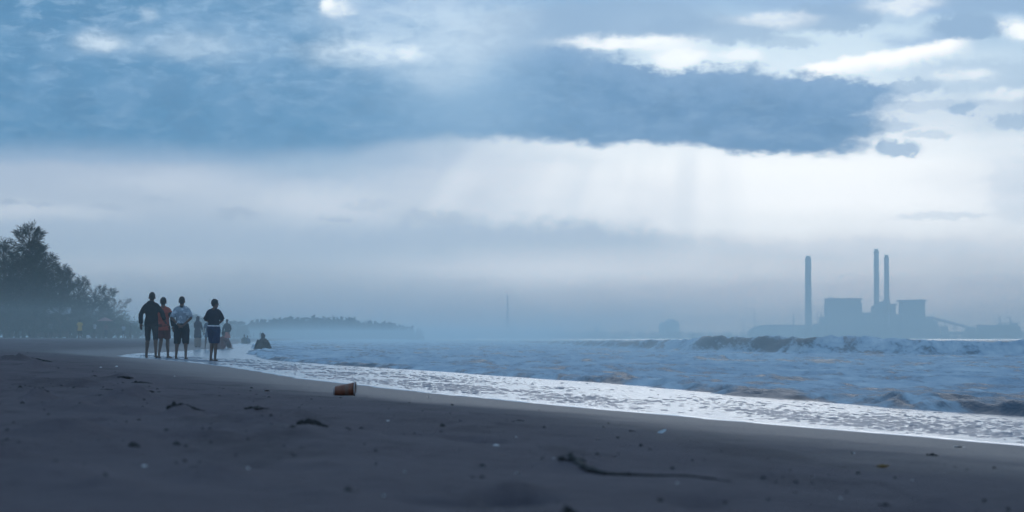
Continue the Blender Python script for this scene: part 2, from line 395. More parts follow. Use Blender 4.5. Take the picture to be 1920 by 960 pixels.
def surf(q, y):
    base = np.where(q < 6.2, bed(q), 0.30 * np.exp(-np.clip(q - 6.2, 0, None) / 14.0))
    q0 = bore_q(y); hb = np.interp(y, BORE_Y, BORE_H) * (0.72 + 1.1 * (fbm(y / 2.2, y * 0 + 8, 65, 3) + 0.25))
    d = q - q0
    b = hb * ss(d, -0.05, 0.42) * np.exp(-np.clip(d - 0.3, 0, None) / 4.5)
    x = xs(y) + q
    fr = ss(d, 0.0, 0.3)
    turb = fr * (0.34 * hb / 0.2 * fbm(x / 0.30, y / 0.6, 66, 4, 0.55) * np.exp(-np.clip(d, 0, None) / 1.6) + 0.15 * fbm(x / 1.1, y / 1.9, 67, 4, 0.6) * ss(d, .6, 5) + 0.07 * fbm(x / .35, y / .7, 68, 3))
    amp = ss(d, .8, 3.5) * ss(q, 62, 48)
    lump = np.abs(fbm(x / .75, y / 1.8, 101, 3, .5)) * -1 + .12
    turb = turb + amp * (0.30 * lump * np.interp(y, [0, 25, 60, 120, 250], [.35, .5, .8, .8, .5]) + 0.22 * fbm(x / 2.2, y / 6.0, 103, 3, .5) * ss(y, 30, 80))
    h2 = 0
    for qq, hh, sd in ((15.0, .10, 70), (25.0, .14, 74)):
        e = q - qq - 6 * fbm(y / 30.0, y * 0, sd, 3)
        h2 = h2 + hh * ss(e, -0.5, 0.4) * np.exp(-np.clip(e - .2, 0, None) / 3.0) * ss(fbm(y / 14.0, y * 0 + 3, sd + 2, 2), -0.12, 0.2)
    qw = wave_q(y); H = np.interp(y, WV_HY, WV_H)
    e = q - qw - 1.6 * fbm(y / 7.0, y * 0, 80, 3)
    H = H * (0.93 + 0.34 * fbm(y / 5.0, y * 0 + 1, 81, 4, 0.6))
    w = H * ss(e, -1.5, 0.5) * np.exp(-np.clip(e - 0.5, 0, None) / 5.5)
    wt = ss(e, -1.2, 0) * np.exp(-np.clip(e, 0, None) / 4.0)
    w = w + wt * 0.34 * fbm(x / 1.0, y / 1.6, 82, 4, 0.6) * ss(H, .3, .9)
    swell = 0.32 * ss(q, 55, 75) * (0.5 + 0.5 * np.sin(q / 4.2 + 5 * fbm(y / 40., y * 0, 84, 2))) * (0.6 + fbm(x / 18., y / 40., 83, 3)) * ss(q, 400, 120)
    # foam cover stored for the material
    face = ss(e, -1.45, -0.5) * ss(e, 0.9, 0.1)
    bare = face * ss(y, 150, 158) * ss(y, 196, 186) * ss(fbm(y / 9.0, q / 3.0, 86, 3), -.22, .02)
    bare = np.maximum(bare * .8, face * ss(y, 196, 230) * 0.5)
    foam = (0.30 + 0.7 * ss(q / wq(y), 4, 8)) * (1 - 0.92 * bare) * (1 - 0.75 * ss(e, 3, 12))
    front = np.exp(-((d - 0.18) / 0.38) ** 2)
    silt = np.clip(front * (-0.22 + 1.8 * fbm(x / .5, y / .9, 87, 3)) * ss(y, 60, 30) + bare * .65, 0, 1)
    return base + b + turb + h2 + w + swell, foam, silt
yw = np.geomspace(7.0, 1500, 1250)
qw_ = np.concatenate([np.linspace(5.0, 9.0, 110), np.linspace(9.1, 31.2, 165), np.linspace(31.5, 70, 160), np.geomspace(70.8, 420, 30)])
QG, YW = np.meshgrid(qw_, yw)
QG = np.where(QG < 9, 9 - (9 - QG) * (9 - 5 * wq(YW)) / 4.0, QG)
# let the crest run along one column: shift the fine columns onto the wave
ZW, FO, SI = surf(QG, YW)
ZW[:, 0] -= 0.06; ZW[:, 1] -= 0.03; ZW[:, -1] -= 0.6; ZW[-1, :] -= 0.3
XW = xs(YW) + QG
me = gridmesh('surf', XW, YW, ZW)
attr(me, 'foam', FO.ravel()); attr(me, 'silt', SI.ravel())
k = M('foaming sea water'); p = k.pos(); px_, py_, pz_ = split(p)
fo = k.at('foam'); si = k.at('silt')
ps = vec(k.nt, px_, py_ * 0.17, pz_ * 1.0)
f0 = noise(ps, 0.20, 4, 0.55, 0.8); f1 = noise(ps, 0.8, 7, 0.62, 0.6); f2 = noise(ps, 3.6, 6, 0.65, 0.4); f3 = noise(p, 11.0, 5, 0.65)
cover = (fo * 1.05 + (f0 - 0.5) * 2.2 + (f1 - 0.5) * 3.6 + (f2 - 0.5) * 1.4 - 0.30).step(0.05, 0.75)
watc = mix(si, (0.045, 0.080, 0.115, 1), (0.115, 0.088, 0.072, 1))
foac = mix(((f1 - 0.36) * 2.6 + (f2 - 0.5) * 1.2).clamp(), (0.37, 0.52, 0.66, 1), (0.86, 0.95, 1.0, 1))
foac = mix(si * 0.85, foac, (0.22, 0.195, 0.18, 1))
k.set('Base Color', mix(cover, watc, foac)).set('Roughness', (cover * 0.3 + si * 0.3 + 0.45).clamp()).set('IOR', 1.33).set('Specular IOR Level', (cover * -0.15 - si * 0.15 + 0.26).max(0.08))
k.bump(f2 * 0.8 + f3 * 0.35 + f1 * 0.6, 0.85, 0.10)
tr = k.nt.nodes.new('ShaderNodeBsdfTranslucent'); mx = k.nt.nodes.new('ShaderNodeMixShader')     # light coming through aerated water
k.set('Color', foac, tr); k.nt.links.new((cover * 0.30).s, mx.inputs[0]); k.nt.links.new(k.b.outputs[0], mx.inputs[1]); k.nt.links.new(tr.outputs[0], mx.inputs[2]); k.nt.links.new(mx.outputs[0], k.out.inputs[0])
WATER = k.m
surf_o = link('surf', me, WATER); tag(surf_o, kind='structure')

# the thin sheet of the last wave sliding up the beach
yf = np.geomspace(4.0, 420, 1300)
uf = np.concatenate([[0, .004, .008, .013, .02, .03, .045, .06], np.linspace(.08, 1, 60)])
UF, YF = np.meshgrid(uf, yf)
E0 = film_edge(YF)
QF = E0 + UF * (6.9 * wq(YF) - E0)
XF = xs(YF) + QF
ZF = np.where(QF < 0, sand_z(XF, YF, False), bed(QF))
dq = QF - E0
bead = 0.0025 * np.exp(-((dq - 0.10) / 0.09) ** 2) * (0.7 + fbm(YF / .7, QF / .3, 91, 3))
rip = 0.0012 * fbm(XF / .2, YF / .6, 92, 2) + 0.002 * fbm(XF / .8, YF / 2.6, 93, 2)
ZF = ZF + 0.004 + bead + rip * ss(dq, 0.1, 0.5)
ZF[:, 0] -= 0.012
me = gridmesh('swash_film', XF, YF, ZF)
attr(me, 'edge', dq.ravel())
k = M('thin film of water on sand'); p = k.pos(); px_, py_, pz_ = split(p)
ed = k.at('edge')
pf = vec(k.nt, px_, py_ * 0.26, 0.0)
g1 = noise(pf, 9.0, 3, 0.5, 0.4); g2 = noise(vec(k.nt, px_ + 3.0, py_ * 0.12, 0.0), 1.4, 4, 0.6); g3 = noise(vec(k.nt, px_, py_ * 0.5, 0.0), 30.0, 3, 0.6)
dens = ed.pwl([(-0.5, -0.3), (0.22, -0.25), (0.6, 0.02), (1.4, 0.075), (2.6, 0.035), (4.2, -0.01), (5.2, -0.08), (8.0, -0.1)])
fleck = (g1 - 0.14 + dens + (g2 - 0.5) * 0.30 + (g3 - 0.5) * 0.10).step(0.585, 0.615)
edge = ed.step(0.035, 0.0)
k.set('Base Color', mix(edge, mix(fleck, (0.09, 0.17, 0.25, 1), (0.03, 0.036, 0.042, 1)), (0.72, 0.76, 0.80, 1)))  # blue painted into the film's base colour stands in for bluish sky reflection
k.set('Roughness', (fleck * 0.4 + edge * 0.4 + 0.15).clamp()).set('IOR', 1.33).set('Specular IOR Level', mix(fleck, (1.0, 1.0, 1.0, 1), (0.15, 0.15, 0.15, 1)))
k.bump(g3 * 0.3 + g2 * 0.5, 0.12, 0.01)
FILM = k.m
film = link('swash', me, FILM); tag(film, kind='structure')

# little wet ridges of foam and grit that break the mirror of the film
rgn = np.random.default_rng(77); N = 17000
yy = np.exp(rgn.uniform(np.log(8.5), np.log(75), N)); ee = rgn.beta(1.3, 2.0, N) * 5.6 + .16
q_ = film_edge(yy) + ee; xx = xs(yy) + q_
clump = fbm(xx / .7, yy / 2.4, 131, 3) + .5
keep = (rgn.random(N) < np.interp(ee, [0, .3, .8, 1.6, 3.0, 4.4, 5.8], [.0, .18, .8, 1.0, .55, .25, .08]) * np.clip((clump - .32) * 3.2, .05, 1))
xx, yy, q_ = xx[keep], yy[keep], q_[keep]; n_ = len(xx)
w_ = rgn.uniform(.012, .045, n_) * (.75 + .012 * yy); h_ = rgn.uniform(.004, .010, n_) * (.75 + .010 * yy); d_ = rgn.uniform(.02, .07, n_)
zz = np.where(q_ < 0, sand_z(xx, yy, False), bed(q_)) + .003
sk = rgn.uniform(-.5, .5, n_) * w_
P_ = [(-w_, 0 * w_, 0 * w_), (-w_ * .45, -d_, 0 * w_), (w_ * .5, -d_ * .9, 0 * w_), (w_, 0 * w_, 0 * w_), (w_ * .3, d_, 0 * w_), (-w_ * .4, d_, 0 * w_), (-w_ * .4, 0 * w_, h_), (w_ * .45, sk * .3, h_ * .9)]
V_ = np.stack([np.stack([xx + a_, yy + b_, zz + c_], -1) for a_, b_, c_ in P_], 1).reshape(-1, 3)
F0 = [(0, 1, 6), (1, 2, 7, 6), (2, 3, 7), (3, 4, 7), (4, 5, 6, 7), (5, 0, 6)]
F_ = [tuple(i + 8 * j for i in f) for j in range(n_) for f in F0]
k = M('wet grit and spent foam'); nn = noise(k.pos(), 9.0, 3, .6)
k.set('Base Color', mix(nn, (0.035, 0.065, 0.10, 1), (0.09, 0.15, 0.22, 1))).set('Roughness', .45).set('Specular IOR Level', .3)
fl = link('foam_flecks', mesh('foam_flecks', V_, F_, True), k.m); tag(fl, 'dark flecks of grit and spent foam on the shining film of water', kind='stuff')
# crumbs of sand and weed on the drier beach
N = 6000
yy = np.exp(rgn.uniform(np.log(3.2), np.log(55), N)); s_ = 1.2 + rgn.beta(2.0, 1.6, N) * 13
xx = xs(yy) - s_; keep = (np.abs(xx / yy) < .25) & (rgn.random(N) < np.clip((fbm(xx / 1.3, yy / 2.0, 141, 3) + .12) * 3.5, .06, 1)); xx, yy = xx[keep], yy[keep]; n_ = len(xx)
r_ = rgn.gamma(1.3, .0022, n_) * (.7 + .03 * yy) + .002; zz = sand_z(xx, yy)
t_ = rgn.uniform(.7, 1.6, n_)
P_ = [(-r_ * t_, 0 * r_, -.2 * r_), (0 * r_, -r_, -.2 * r_), (r_ * t_, 0 * r_, -.2 * r_), (0 * r_, r_, -.2 * r_), (-.3 * r_, -.1 * r_, r_ * .8), (.4 * r_, .1 * r_, r_ * .62)]
V_ = np.stack([np.stack([xx + a_, yy + b_, zz + c_], -1) for a_, b_, c_ in P_], 1).reshape(-1, 3)
F0 = [(0, 1, 4), (1, 5, 4), (1, 2, 5), (2, 3, 5), (3, 4, 5), (3, 0, 4)]
F_ = [tuple(i + 6 * j for i in f) for j in range(n_) for f in F0]
k = M('dark crumbs'); nn = noise(k.pos(), 5.0, 3, .6); k.set('Base Color', mix(nn, (0.02, 0.02, 0.021, 1), (0.055, 0.052, 0.05, 1))).set('Roughness', .9)
fl = link('sand_crumbs', mesh('sand_crumbs', V_, F_), k.m); tag(fl, 'dark crumbs of sand and weed strewn on the beach', kind='stuff')

# open sea out to the far coast
k = M('open sea water'); p = k.pos(); px_, py_, pz_ = split(p)
w1 = noise(vec(k.nt, px_ * 0.35, py_, 0), 0.12, 5, 0.6); w2 = noise(p, 1.1, 5, 0.65)
wc = (w1 * 0.6 + w2 * 0.4).step(0.60, 0.68)
k.set('Base Color', mix(wc, (0.04, 0.06, 0.075, 1), (0.7, 0.75, 0.8, 1))).set('Roughness', wc.step(0, 1, 0.14, 0.7)).set('IOR', 1.33)
k.bump(w1 * 3 + w2 * 0.6, 0.9, 0.5)
gy = np.concatenate([[-60, 0], np.geomspace(10, 6900, 60)]); gx = np.linspace(-2700, 2700, 55)
GX, GY = np.meshgrid(gx, gy)
sea = link('sea', gridmesh('sea', GX, GY, GX * 0 - 0.28), k.m); tag(sea, kind='structure')

# ------------------------------------------------------------------ air
def boxmesh(name, x0, x1, y0, y1, z0, z1):
    v = [(x, y, z) for z in (z0, z1) for y in (y0, y1) for x in (x0, x1)]
    return mesh(name, v, [(0, 2, 3, 1), (4, 5, 7, 6), (0, 1, 5, 4), (2, 6, 7, 3), (0, 4, 6, 2), (1, 3, 7, 5)])
def air(name, dens, aniso, bounds, rgb):
    m = bpy.data.materials.new(name + ' air'); m.use_nodes = True; t = m.node_tree; t.nodes.clear()
    v = t.nodes.new('ShaderNodeVolumePrincipled'); o = t.nodes.new('ShaderNodeOutputMaterial')
    v.inputs['Density'].default_value = dens; v.inputs['Anisotropy'].default_value = aniso; v.inputs['Color'].default_value = rgb
    t.links.new(v.outputs[0], o.inputs['Volume'])
    ob = link(name, boxmesh(name, *bounds), m); tag(ob, kind='stuff')
    return ob
MIST_D = 0.0023
air('haze', HAZE_D, 0.58, (-2800, 2800, -300, 7000, -6.0, 216.0), (0.76, 0.95, 1.0, 1))
air('mist', MIST_D, 0.58, (-400, 14, 30, 900, -5.0, 3.7), (0.76, 0.95, 1.0, 1))
air('sea_mist', 1.5e-4, 0.58, (-2650, 2650, 1500, 5340, -5.5, 42.0), (0.76, 0.95, 1.0, 1))

# ------------------------------------------------------------------ shapes
def merge(parts):
    v, f = [], []
    for pv, pf in parts:
        o = len(v); v += [tuple(p) for p in pv]; f += [tuple(i + o for i in q) for q in pf]
    return v, f
def box(x0, x1, y0, y1, z0, z1):
    v = [(x, y, z) for z in (z0, z1) for y in (y0, y1) for x in (x0, x1)]
    return v, [(0, 2, 3, 1), (4, 5, 7, 6), (0, 1, 5, 4), (2, 6, 7, 3), (0, 4, 6, 2), (1, 3, 7, 5)]
def loft(pts, rad, seg=10, side=None):
    """closed tube through pts; rad = r or (rx, ry); side fixes the direction of rx"""
    v, f = [], []
    P = [Vector(p) for p in pts]
    n = len(P)
    for i, p in enumerate(P):
        t = (P[min(i + 1, n - 1)] - P[max(i - 1, 0)]); t = t.normalized() if t.length > 1e-9 else Vector((0, 0, 1))
        u = Vector(side) if side is not None else (Vector((1, 0, 0)) if abs(t.x) < 0.8 else Vector((0, 1, 0)))
        u = (u - t * u.dot(t)).normalized(); w = t.cross(u)
        r = rad[i]; rx, ry = r if isinstance(r, tuple) else (r, r)
        for k in range(seg):
            a = 2 * math.pi * k / seg
            v.append(tuple(p + u * (rx * math.cos(a)) + w * (ry * math.sin(a))))
    for i in range(n - 1):
        for k in range(seg):
            a, b = i * seg + k, i * seg + (k + 1) % seg
            f.append((a, b, b + seg, a + seg))
    f.append(tuple(reversed(range(seg)))); f.append(tuple(range((n - 1) * seg, n * seg)))
    return v, f
def ell(c, r, rot=None, nu=12, nv=8):
    v, f = [], []
    for j in range(nv + 1):
        th = math.pi * j / nv
        for i in range(nu):
            ph = 2 * math.pi * i / nu
            q = Vector((r[0] * math.sin(th) * math.cos(ph), r[1] * math.sin(th) * math.sin(ph), r[2] * math.cos(th)))
            if rot is not None: q = rot @ q
            v.append(tuple(q + Vector(c)))
    for j in range(nv):
        for i in range(nu):
            a, b = j * nu + i, j * nu + (i + 1) % nu
            f.append((a, a + nu, b + nu, b))
    return v, f
def remesh(name, parts, voxel, smooth=2, wob=0.0, seed=0):
    v, f = merge(parts)
    me = mesh(name + '_src', v, f)
    o = bpy.data.objects.new('tmp', me); COL.objects.link(o)
    m = o.modifiers.new('r', 'REMESH'); m.mode = 'VOXEL'; m.voxel_size = voxel
    if smooth: k_ = o.modifiers.new('s', 'SMOOTH'); k_.iterations = smooth; k_.factor = 0.5
    bpy.context.view_layer.update()
    dg = bpy.context.evaluated_depsgraph_get()
    r = bpy.data.meshes.new_from_object(o.evaluated_get(dg)); r.name = name
    bpy.data.objects.remove(o); bpy.data.meshes.remove(me)
    if wob:
        n = len(r.vertices); co = np.zeros(n * 3, np.float32); no = np.zeros(n * 3, np.float32)
        r.vertices.foreach_get('co', co); r.vertices.foreach_get('normal', no)
        co = co.reshape(-1, 3); no = no.reshape(-1, 3)
        d = fbm(co[:, 0] / .13 + co[:, 1] / .17, co[:, 2] / .10, 200 + seed, 3) * wob * 2
        r.vertices.foreach_set('co', (co + no * d[:, None]).astype(np.float32).ravel())
    r.polygons.foreach_set('use_smooth', [True] * len(r.polygons)); r.update()
    return r

# ------------------------------------------------------------------ materials
SKIN = simple('brown skin', (0.115, 0.062, 0.042), 0.6, 0.15, 20)
HAIR = simple('black hair', (0.012, 0.011, 0.012), 0.6, 0.3, 40)
def cloth(name, rgb, pat=None, scale=26.0, thr=0.52):
    k = M(name); p = k.coord(); n = noise(p, 14.0, 5, 0.6); fine = noise(p, 160.0, 2, 0.6)
    c_ = mix((n - 0.3) * 2, tuple(x * .75 for x in rgb) + (1,), tuple(min(1, x * 1.2) for x in rgb) + (1,))
    if pat is not None: c_ = mix(noise(p, scale, 3, 0.5).step(thr, thr + 0.05), c_, pat + (1,))
    k.set('Base Color', c_).set('Roughness', 0.9).set('Specular IOR Level', 0.15); k.bump(n * 0.7 + fine * 0.3, 0.35, 0.012)
    return k.m
C_BLACK = cloth('near-black cloth', (0.013, 0.016, 0.022)); C_NAVY = cloth('navy cloth', (0.018, 0.022, 0.038)); C_BLUE = cloth('blue cloth', (0.018, 0.032, 0.085))
C_GREY = cloth('charcoal cloth', (0.040, 0.042, 0.046)); C_RED = cloth('red orange cloth', (0.34, 0.07, 0.045)); C_MAROON = cloth('dark red cloth', (0.12, 0.035, 0.03))
C_PALE = cloth('pale shirt cloth', (0.27, 0.32, 0.37), (0.46, 0.52, 0.57), 9.0, 0.55); C_WHITE = cloth('white cloth', (0.62, 0.64, 0.66)); C_BEIGE = cloth('beige cloth', (0.28, 0.21, 0.17))
C_BROWN = cloth('brown cloth', (0.055, 0.036, 0.028)); C_YEL = cloth('yellow cloth', (0.52, 0.33, 0.05)); C_SLATE = cloth('slate blue cloth', (0.075, 0.105, 0.155))
C_ORANGE = cloth('faded orange cloth', (0.42, 0.12, 0.08)); C_PURPLE = cloth('dusky purple cloth', (0.040, 0.034, 0.052))
RUBBER = simple('dark rubber', (0.015, 0.014, 0.014), 0.7)

# ------------------------------------------------------------------ people
def limb(a, b, c_, ra, rb, rc, seg=10):
    a, b, c_ = Vector(a), Vector(b), Vector(c_)
    return loft([a, a.lerp(b, .35), a.lerp(b, .75), b, b.lerp(c_, .3), b.lerp(c_, .7), c_], [ra, ra * 1.02, (ra + rb) / 2, rb, rb * 1.03, (rb + rc) / 2, rc], seg)
def hand(parts, w, d, up, side, s=1.0):
    """palm and five curled fingers; d = direction of the hand, up = back of the hand, side = towards the thumb"""
    w, d, up, side = Vector(w), Vector(d).normalized(), Vector(up).normalized(), Vector(side).normalized()
    parts.append(loft([w, w + d * .04 * s, w + d * .085 * s], [(.024 * s, .018 * s), (.040 * s, .016 * s), (.038 * s, .015 * s)], 10, side))
    for k, (o, L) in enumerate(((.028, .068), (.010, .078), (-.009, .072), (-.026, .056))):
        b = w + d * .08 * s + side * o * s
        p1 = b + d * L * .45 * s - up * .004; p2 = p1 + d * L * .33 * s - up * .018 * s; p3 = p2 + d * L * .12 * s - up * .022 * s
        parts.append(loft([b, p1, p2, p3], [.0095 * s, .009 * s, .0085 * s, .006 * s], 7))
    b = w + d * .025 * s + side * .03 * s
    parts.append(loft([b, b + (d * .5 + side * .8) * .035 * s, b + (d * 1.2 + side * .75) * .05 * s - up * .01], [.012 * s, .011 * s, .008 * s], 7))
BASE = dict(pelvis=(0, 0, .93), hipL=(-.088, 0, .90), hipR=(.088, 0, .90), kneeL=(-.10, .02, .50), kneeR=(.10, .02, .50), ankL=(-.105, -.03, .085), ankR=(.105, -.03, .085),
            toeL=(0, 1, 0), toeR=(0, 1, 0), chest=(0, .0, 1.27), neck=(0, -.005, 1.435), head=(0, .015, 1.585), elbL=(-.235, -.02, 1.13), elbR=(.235, -.02, 1.13), wriL=(-.245, .06, .89), wriR=(.245, .06, .89),
            hdL=(0, .15, -1), hdR=(0, .15, -1), yaw=0.0, sw=.158)
def person(label, loc, rz, height, pose, wear, voxel=.0085, category='person', group=None, build=1.0):
    J = dict(BASE); J.update(pose)
    V = {k_: Vector(v_) for k_, v_ in J.items() if isinstance(v_, tuple)}
    pel, ch, nk, hd = V['pelvis'], V['chest'], V['neck'], V['head']
    sw = J['sw']; bw = build
    up = (nk - pel).normalized()
    shL = nk + Vector((-sw * bw, 0, 0)) - up * .085; shR = nk + Vector((sw * bw, 0, 0)) - up * .085
    mid = pel.lerp(ch, .5)
    def torso(g, lo=-.06, hi=1.0):
        pts = [pel - up * .06, pel, pel + up * .08, mid, ch - up * .03, ch + up * .06, nk - up * .06, nk - up * .015]
        rad = [(.125, .10), (.155, .115), (.145, .105), (.135, .098), (.155, .108), (.165, .105), (.14, .075), (.07, .055)]
        return loft(pts, [(a * bw + g, b * bw + g) for a, b in rad], 16, (1, 0, 0))
    Rz = Matrix.Rotation(J['yaw'], 3, 'Z')
    def yoke(g): return [loft([nk + Vector((sx * .03, 0, .015)), nk + Vector((sx * .085, 0, -.03)), (shL if sx < 0 else shR) + Vector((0, 0, .008))], [.05 + g * .6, .052 + g * .8, .046 + g], 12) for sx in (-1, 1)]
    body = [torso(-.012)] + yoke(-.006)
    body.append(loft([nk - up * .04, nk.lerp(hd, .35), hd - Vector((0, 0, .05))], [.058, .048, .050], 10))
    body.append(ell(hd + Vector((0, 0, .02)), (.075, .096, .112), Rz))
    body.append(ell(hd + Rz @ Vector((0, .022, -.055)), (.060, .066, .064), Rz))          # jaw
    body.append(loft([hd + Rz @ Vector((0, .085, .015)), hd + Rz @ Vector((0, .108, -.018)), hd + Rz @ Vector((0, .088, -.028))], [.009, .014, .010], 6))   # nose
    body.append(ell(hd + Rz @ Vector((0, .078, -.052)), (.022, .013, .008), Rz, 8, 6))      # mouth
    for sx in (-1, 1):
        body.append(ell(hd + Rz @ Vector((sx * .083, -.005, -.005)), (.012, .022, .032), Rz, 8, 6))     # ears
        body.append(ell(hd + Rz @ Vector((sx * .03, .082, .02)), (.017, .010, .008), Rz, 8, 6))         # brow over the eye
    for sd, sh, el_, wr, hdir in (('L', shL, V['elbL'], V['wriL'], V['hdL']), ('R', shR, V['elbR'], V['wriR'], V['hdR'])):
        body.append(limb(sh, el_, wr, .046, .037, .026))
        hand(body, wr, hdir, Vector((0, -.6, .2)) if abs(hdir.z) > .4 else Vector((0, -1, 0)), Vector((1 if sd == 'L' else -1, .4, 0)) if abs(hdir.z) > .4 else Vector((0, 0, 1)))
    feet = []
    for sd in 'LR':
        kn, an, hp, td = V['knee' + sd], V['ank' + sd], V['hip' + sd], V['toe' + sd].normalized()
        body.append(loft([hp, hp.lerp(kn, .4), kn + (hp - kn) * .12, kn, kn.lerp(an, .28) - td * .012, kn.lerp(an, .65), an], [.082, .076, .058, .054, .056, .041, .034], 12))
        zf = Vector((0, 0, .028 - an.z)) if an.z < .14 else Vector((0, 0, -.055))
        ft = loft([an - td * .05 + zf, an + td * .03 + zf * .75, an + td * .12 + zf, an + td * .17 + zf * 1.05], [(.030, .026), (.036, .034), (.042, .022), (.034, .014)], 10, (td.y, -td.x, 0) if abs(td.z) < .9 else (1, 0, 0))
        body.append(ft); feet.append((an, td, zf)); body.append(loft([an + Vector((0, 0, .03)), an, an + zf * .6], [.034, .036, .034], 10))
    o = link('person', remesh('body', body, voxel), SKIN)
    sc_ = height / 1.70
    o.location = loc; o.rotation_euler = (0, 0, rz); o.scale = (sc_,) * 3
    tag(o, label, category, group)
    def add(name, parts, mat, wob=.006, vx=None, lab=None, par=None):
        c_ = link(name, remesh(name, parts, vx or voxel * 1.25, 2, wob, len(name)), mat, par or o)
        if lab: c_['label'] = lab
        return c_
    for w in wear:
        kind, mat = w[0], w[1]; opt = w[2] if len(w) > 2 else {}
        if kind == 'hair':
            g = opt.get('g', .011)
            add('hair', [ell(hd + Rz @ Vector((0, -.014, .050)), (.074 + g, .088 + g, .088 + g), Rz), ell(hd + Rz @ Vector((0, .045, .088)), (.062, .045, .038), Rz), ell(hd + Rz @ Vector((0, -.055, -.01)), (.062, .045, .055), Rz)], mat, .006)
        elif kind in ('shirt', 'jacket'):
            hem = opt.get('hem', .07); g = opt.get('g', .016)
            P = [torso(g)] + yoke(g)
            P.append(loft([pel + up * .1, pel - up * hem * .5, pel - up * hem], [(.15 * bw + g, .112 * bw + g), (.162 * bw + g, .122 * bw + g), (.166 * bw + g, .126 * bw + g)], 16, (1, 0, 0)))
            sl_ = opt.get('sleeve', .75)
            for sh, el_, wr in ((shL, V['elbL'], V['wriL']), (shR, V['elbR'], V['wriR'])):
                if sl_ <= 1: P.append(loft([sh, sh.lerp(el_, .3), sh.lerp(el_, sl_)], [.044 + g, .047 + g, .050 + g], 12))
                elif 'arms' not in opt: P.append(limb(sh, el_, el_.lerp(wr, .95), .047 + g, .042 + g, .034 + g))
                P.append(ell(sh - up * .004, (.046 + g, .048 + g, .046 + g)))
            if opt.get('hood'):
                P.append(ell(nk + Vector((0, -.055, .025)), (.115, .07, .06))); P.append(loft([nk - Vector((0, 0, .04)), nk + Vector((0, -.005, .05))], [(.10, .085), (.088, .08)], 14))
            top_ = add(kind, P, mat, .012)
            if opt.get('arms'):
                for sh, el_, wr in ((shL, V['elbL'], V['wriL']), (shR, V['elbR'], V['wriR'])):
                    add('sleeve', [limb(sh.lerp(el_, .25), el_, el_.lerp(wr, .95), .052 + g, .046 + g, .036 + g)], opt['arms'], .008, par=top_)
            if opt.get('collar'): add('collar', [loft([nk - up * .02, nk + up * .03], [(.075, .07), (.064, .06)], 14)], opt['collar'], 0, par=top_)
        elif kind in ('shorts', 'trousers'):
            t = opt.get('to', .9); g = opt.get('g', .02)
            P = [loft([pel + up * .06, pel, pel - up * .09], [(.148 * bw + g, .11 * bw + g), (.158 * bw + g, .118 * bw + g), (.15 * bw + g, .11 * bw + g)], 16, (1, 0, 0))]
            for sd in 'LR':
                hp, kn, an = V['hip' + sd], V['knee' + sd], V['ank' + sd]
                if t <= 1: P.append(loft([hp, hp.lerp(kn, .5 * t), hp.lerp(kn, t)], [.088 + g, .080 + g, .066 + g + opt.get('flare', .01)], 12))
                else: P.append(limb(hp, kn, kn.lerp(an, t - 1), .086 + g, .062 + g, .052 + g))
            low_ = add(kind, P, mat, .010)
        elif kind == 'waistband':
            add('waistband', [loft([pel + up * .035, pel + up * .075], [(.155 * bw + .026, .116 * bw + .026), (.150 * bw + .026, .112 * bw + .026)], 18, (1, 0, 0))], mat, .002, par=low_)
        elif kind == 'skirt':
            bot = opt.get('bottom', .35); r_ = opt.get('r', .2); dxs = opt.get('dx', 0)
            add('skirt', [loft([pel + up * .09, pel, Vector((dxs * .5, 0, (pel.z + bot) / 2)), Vector((dxs, 0, bot))], [(.14, .11), (.18, .14), (.19, .16), (r_, r_ * .85)], 16, (1, 0, 0))], mat, .018)
        elif kind == 'hijab':
            add('headscarf', [ell(hd + Vector((0, -.008, .015)), (.095, .108, .118)), loft([hd, nk + up * .02, ch + up * .05, ch - up * .08], [(.085, .09), (.10, .095), (.19, .135), (.20, .14)], 16, (1, 0, 0))], mat, .012)
        elif kind == 'robe':
            bot = opt.get('bottom', .12)
            add('robe', [torso(.022), limb(shL, V['elbL'], V['wriL'], .07, .06, .055), limb(shR, V['elbR'], V['wriR'], .07, .06, .055), loft([pel + up * .1, pel, Vector((0, 0, (pel.z + bot) / 2)), Vector((0, 0, bot))], [(.16, .13), (.19, .155), (.20, .17), (.23, .19)], 16, (1, 0, 0))], mat, .016)
        elif kind == 'cloak':      # cloth over a seated body, down to the ground
            P = [torso(.05)]
            for sd in 'LR': P += [loft([V['hip' + sd], V['knee' + sd], V['ank' + sd]], [.13, .11, .10], 12)]
            P.append(loft([pel + up * .25, pel, Vector((pel.x, pel.y + .1, .02))], [(.2, .17), (.27, .27), (.32, .36)], 18, (1, 0, 0)))
            P += [limb(shL, V['elbL'], V['wriL'], .075, .065, .05), limb(shR, V['elbR'], V['wriR'], .075, .065, .05)]
            add('wrap', P, mat, .02)
        elif kind == 'sandals':
            for an, td, zf in feet:
                add('sandal', [loft([an - td * .06 + zf - Vector((0, 0, .022)), an + td * .05 + zf - Vector((0, 0, .022)), an + td * .175 + zf - Vector((0, 0, .020))], [(.036, .012), (.044, .012), (.036, .010)], 10, (td.y, -td.x, 0)),
                                loft([an + td * .06 + zf + Vector((-.04, 0, -.01)), an + td * .07 + zf + Vector((0, 0, .024)), an + td * .06 + zf + Vector((.04, 0, -.01))], [.012, .012, .012], 6)], mat, 0)
        elif kind == 'wristband':
            add('wristwatch', [loft([V['wriL'].lerp(V['elbL'], .08), V['wriL'].lerp(V['elbL'], .16)], [.034, .034], 10)], mat, 0, .006)
    return o
def stand_z(x, y):
    s_ = float(xs(y)) - x
    return float(sand_z(np.array([x]), np.array([y]))[0]) if s_ > 0 else float(bed(np.array(-s_)))
def spot(px, D):
    x = (px - 960.0) / FPX * D
    return (x, D, stand_z(x, D))
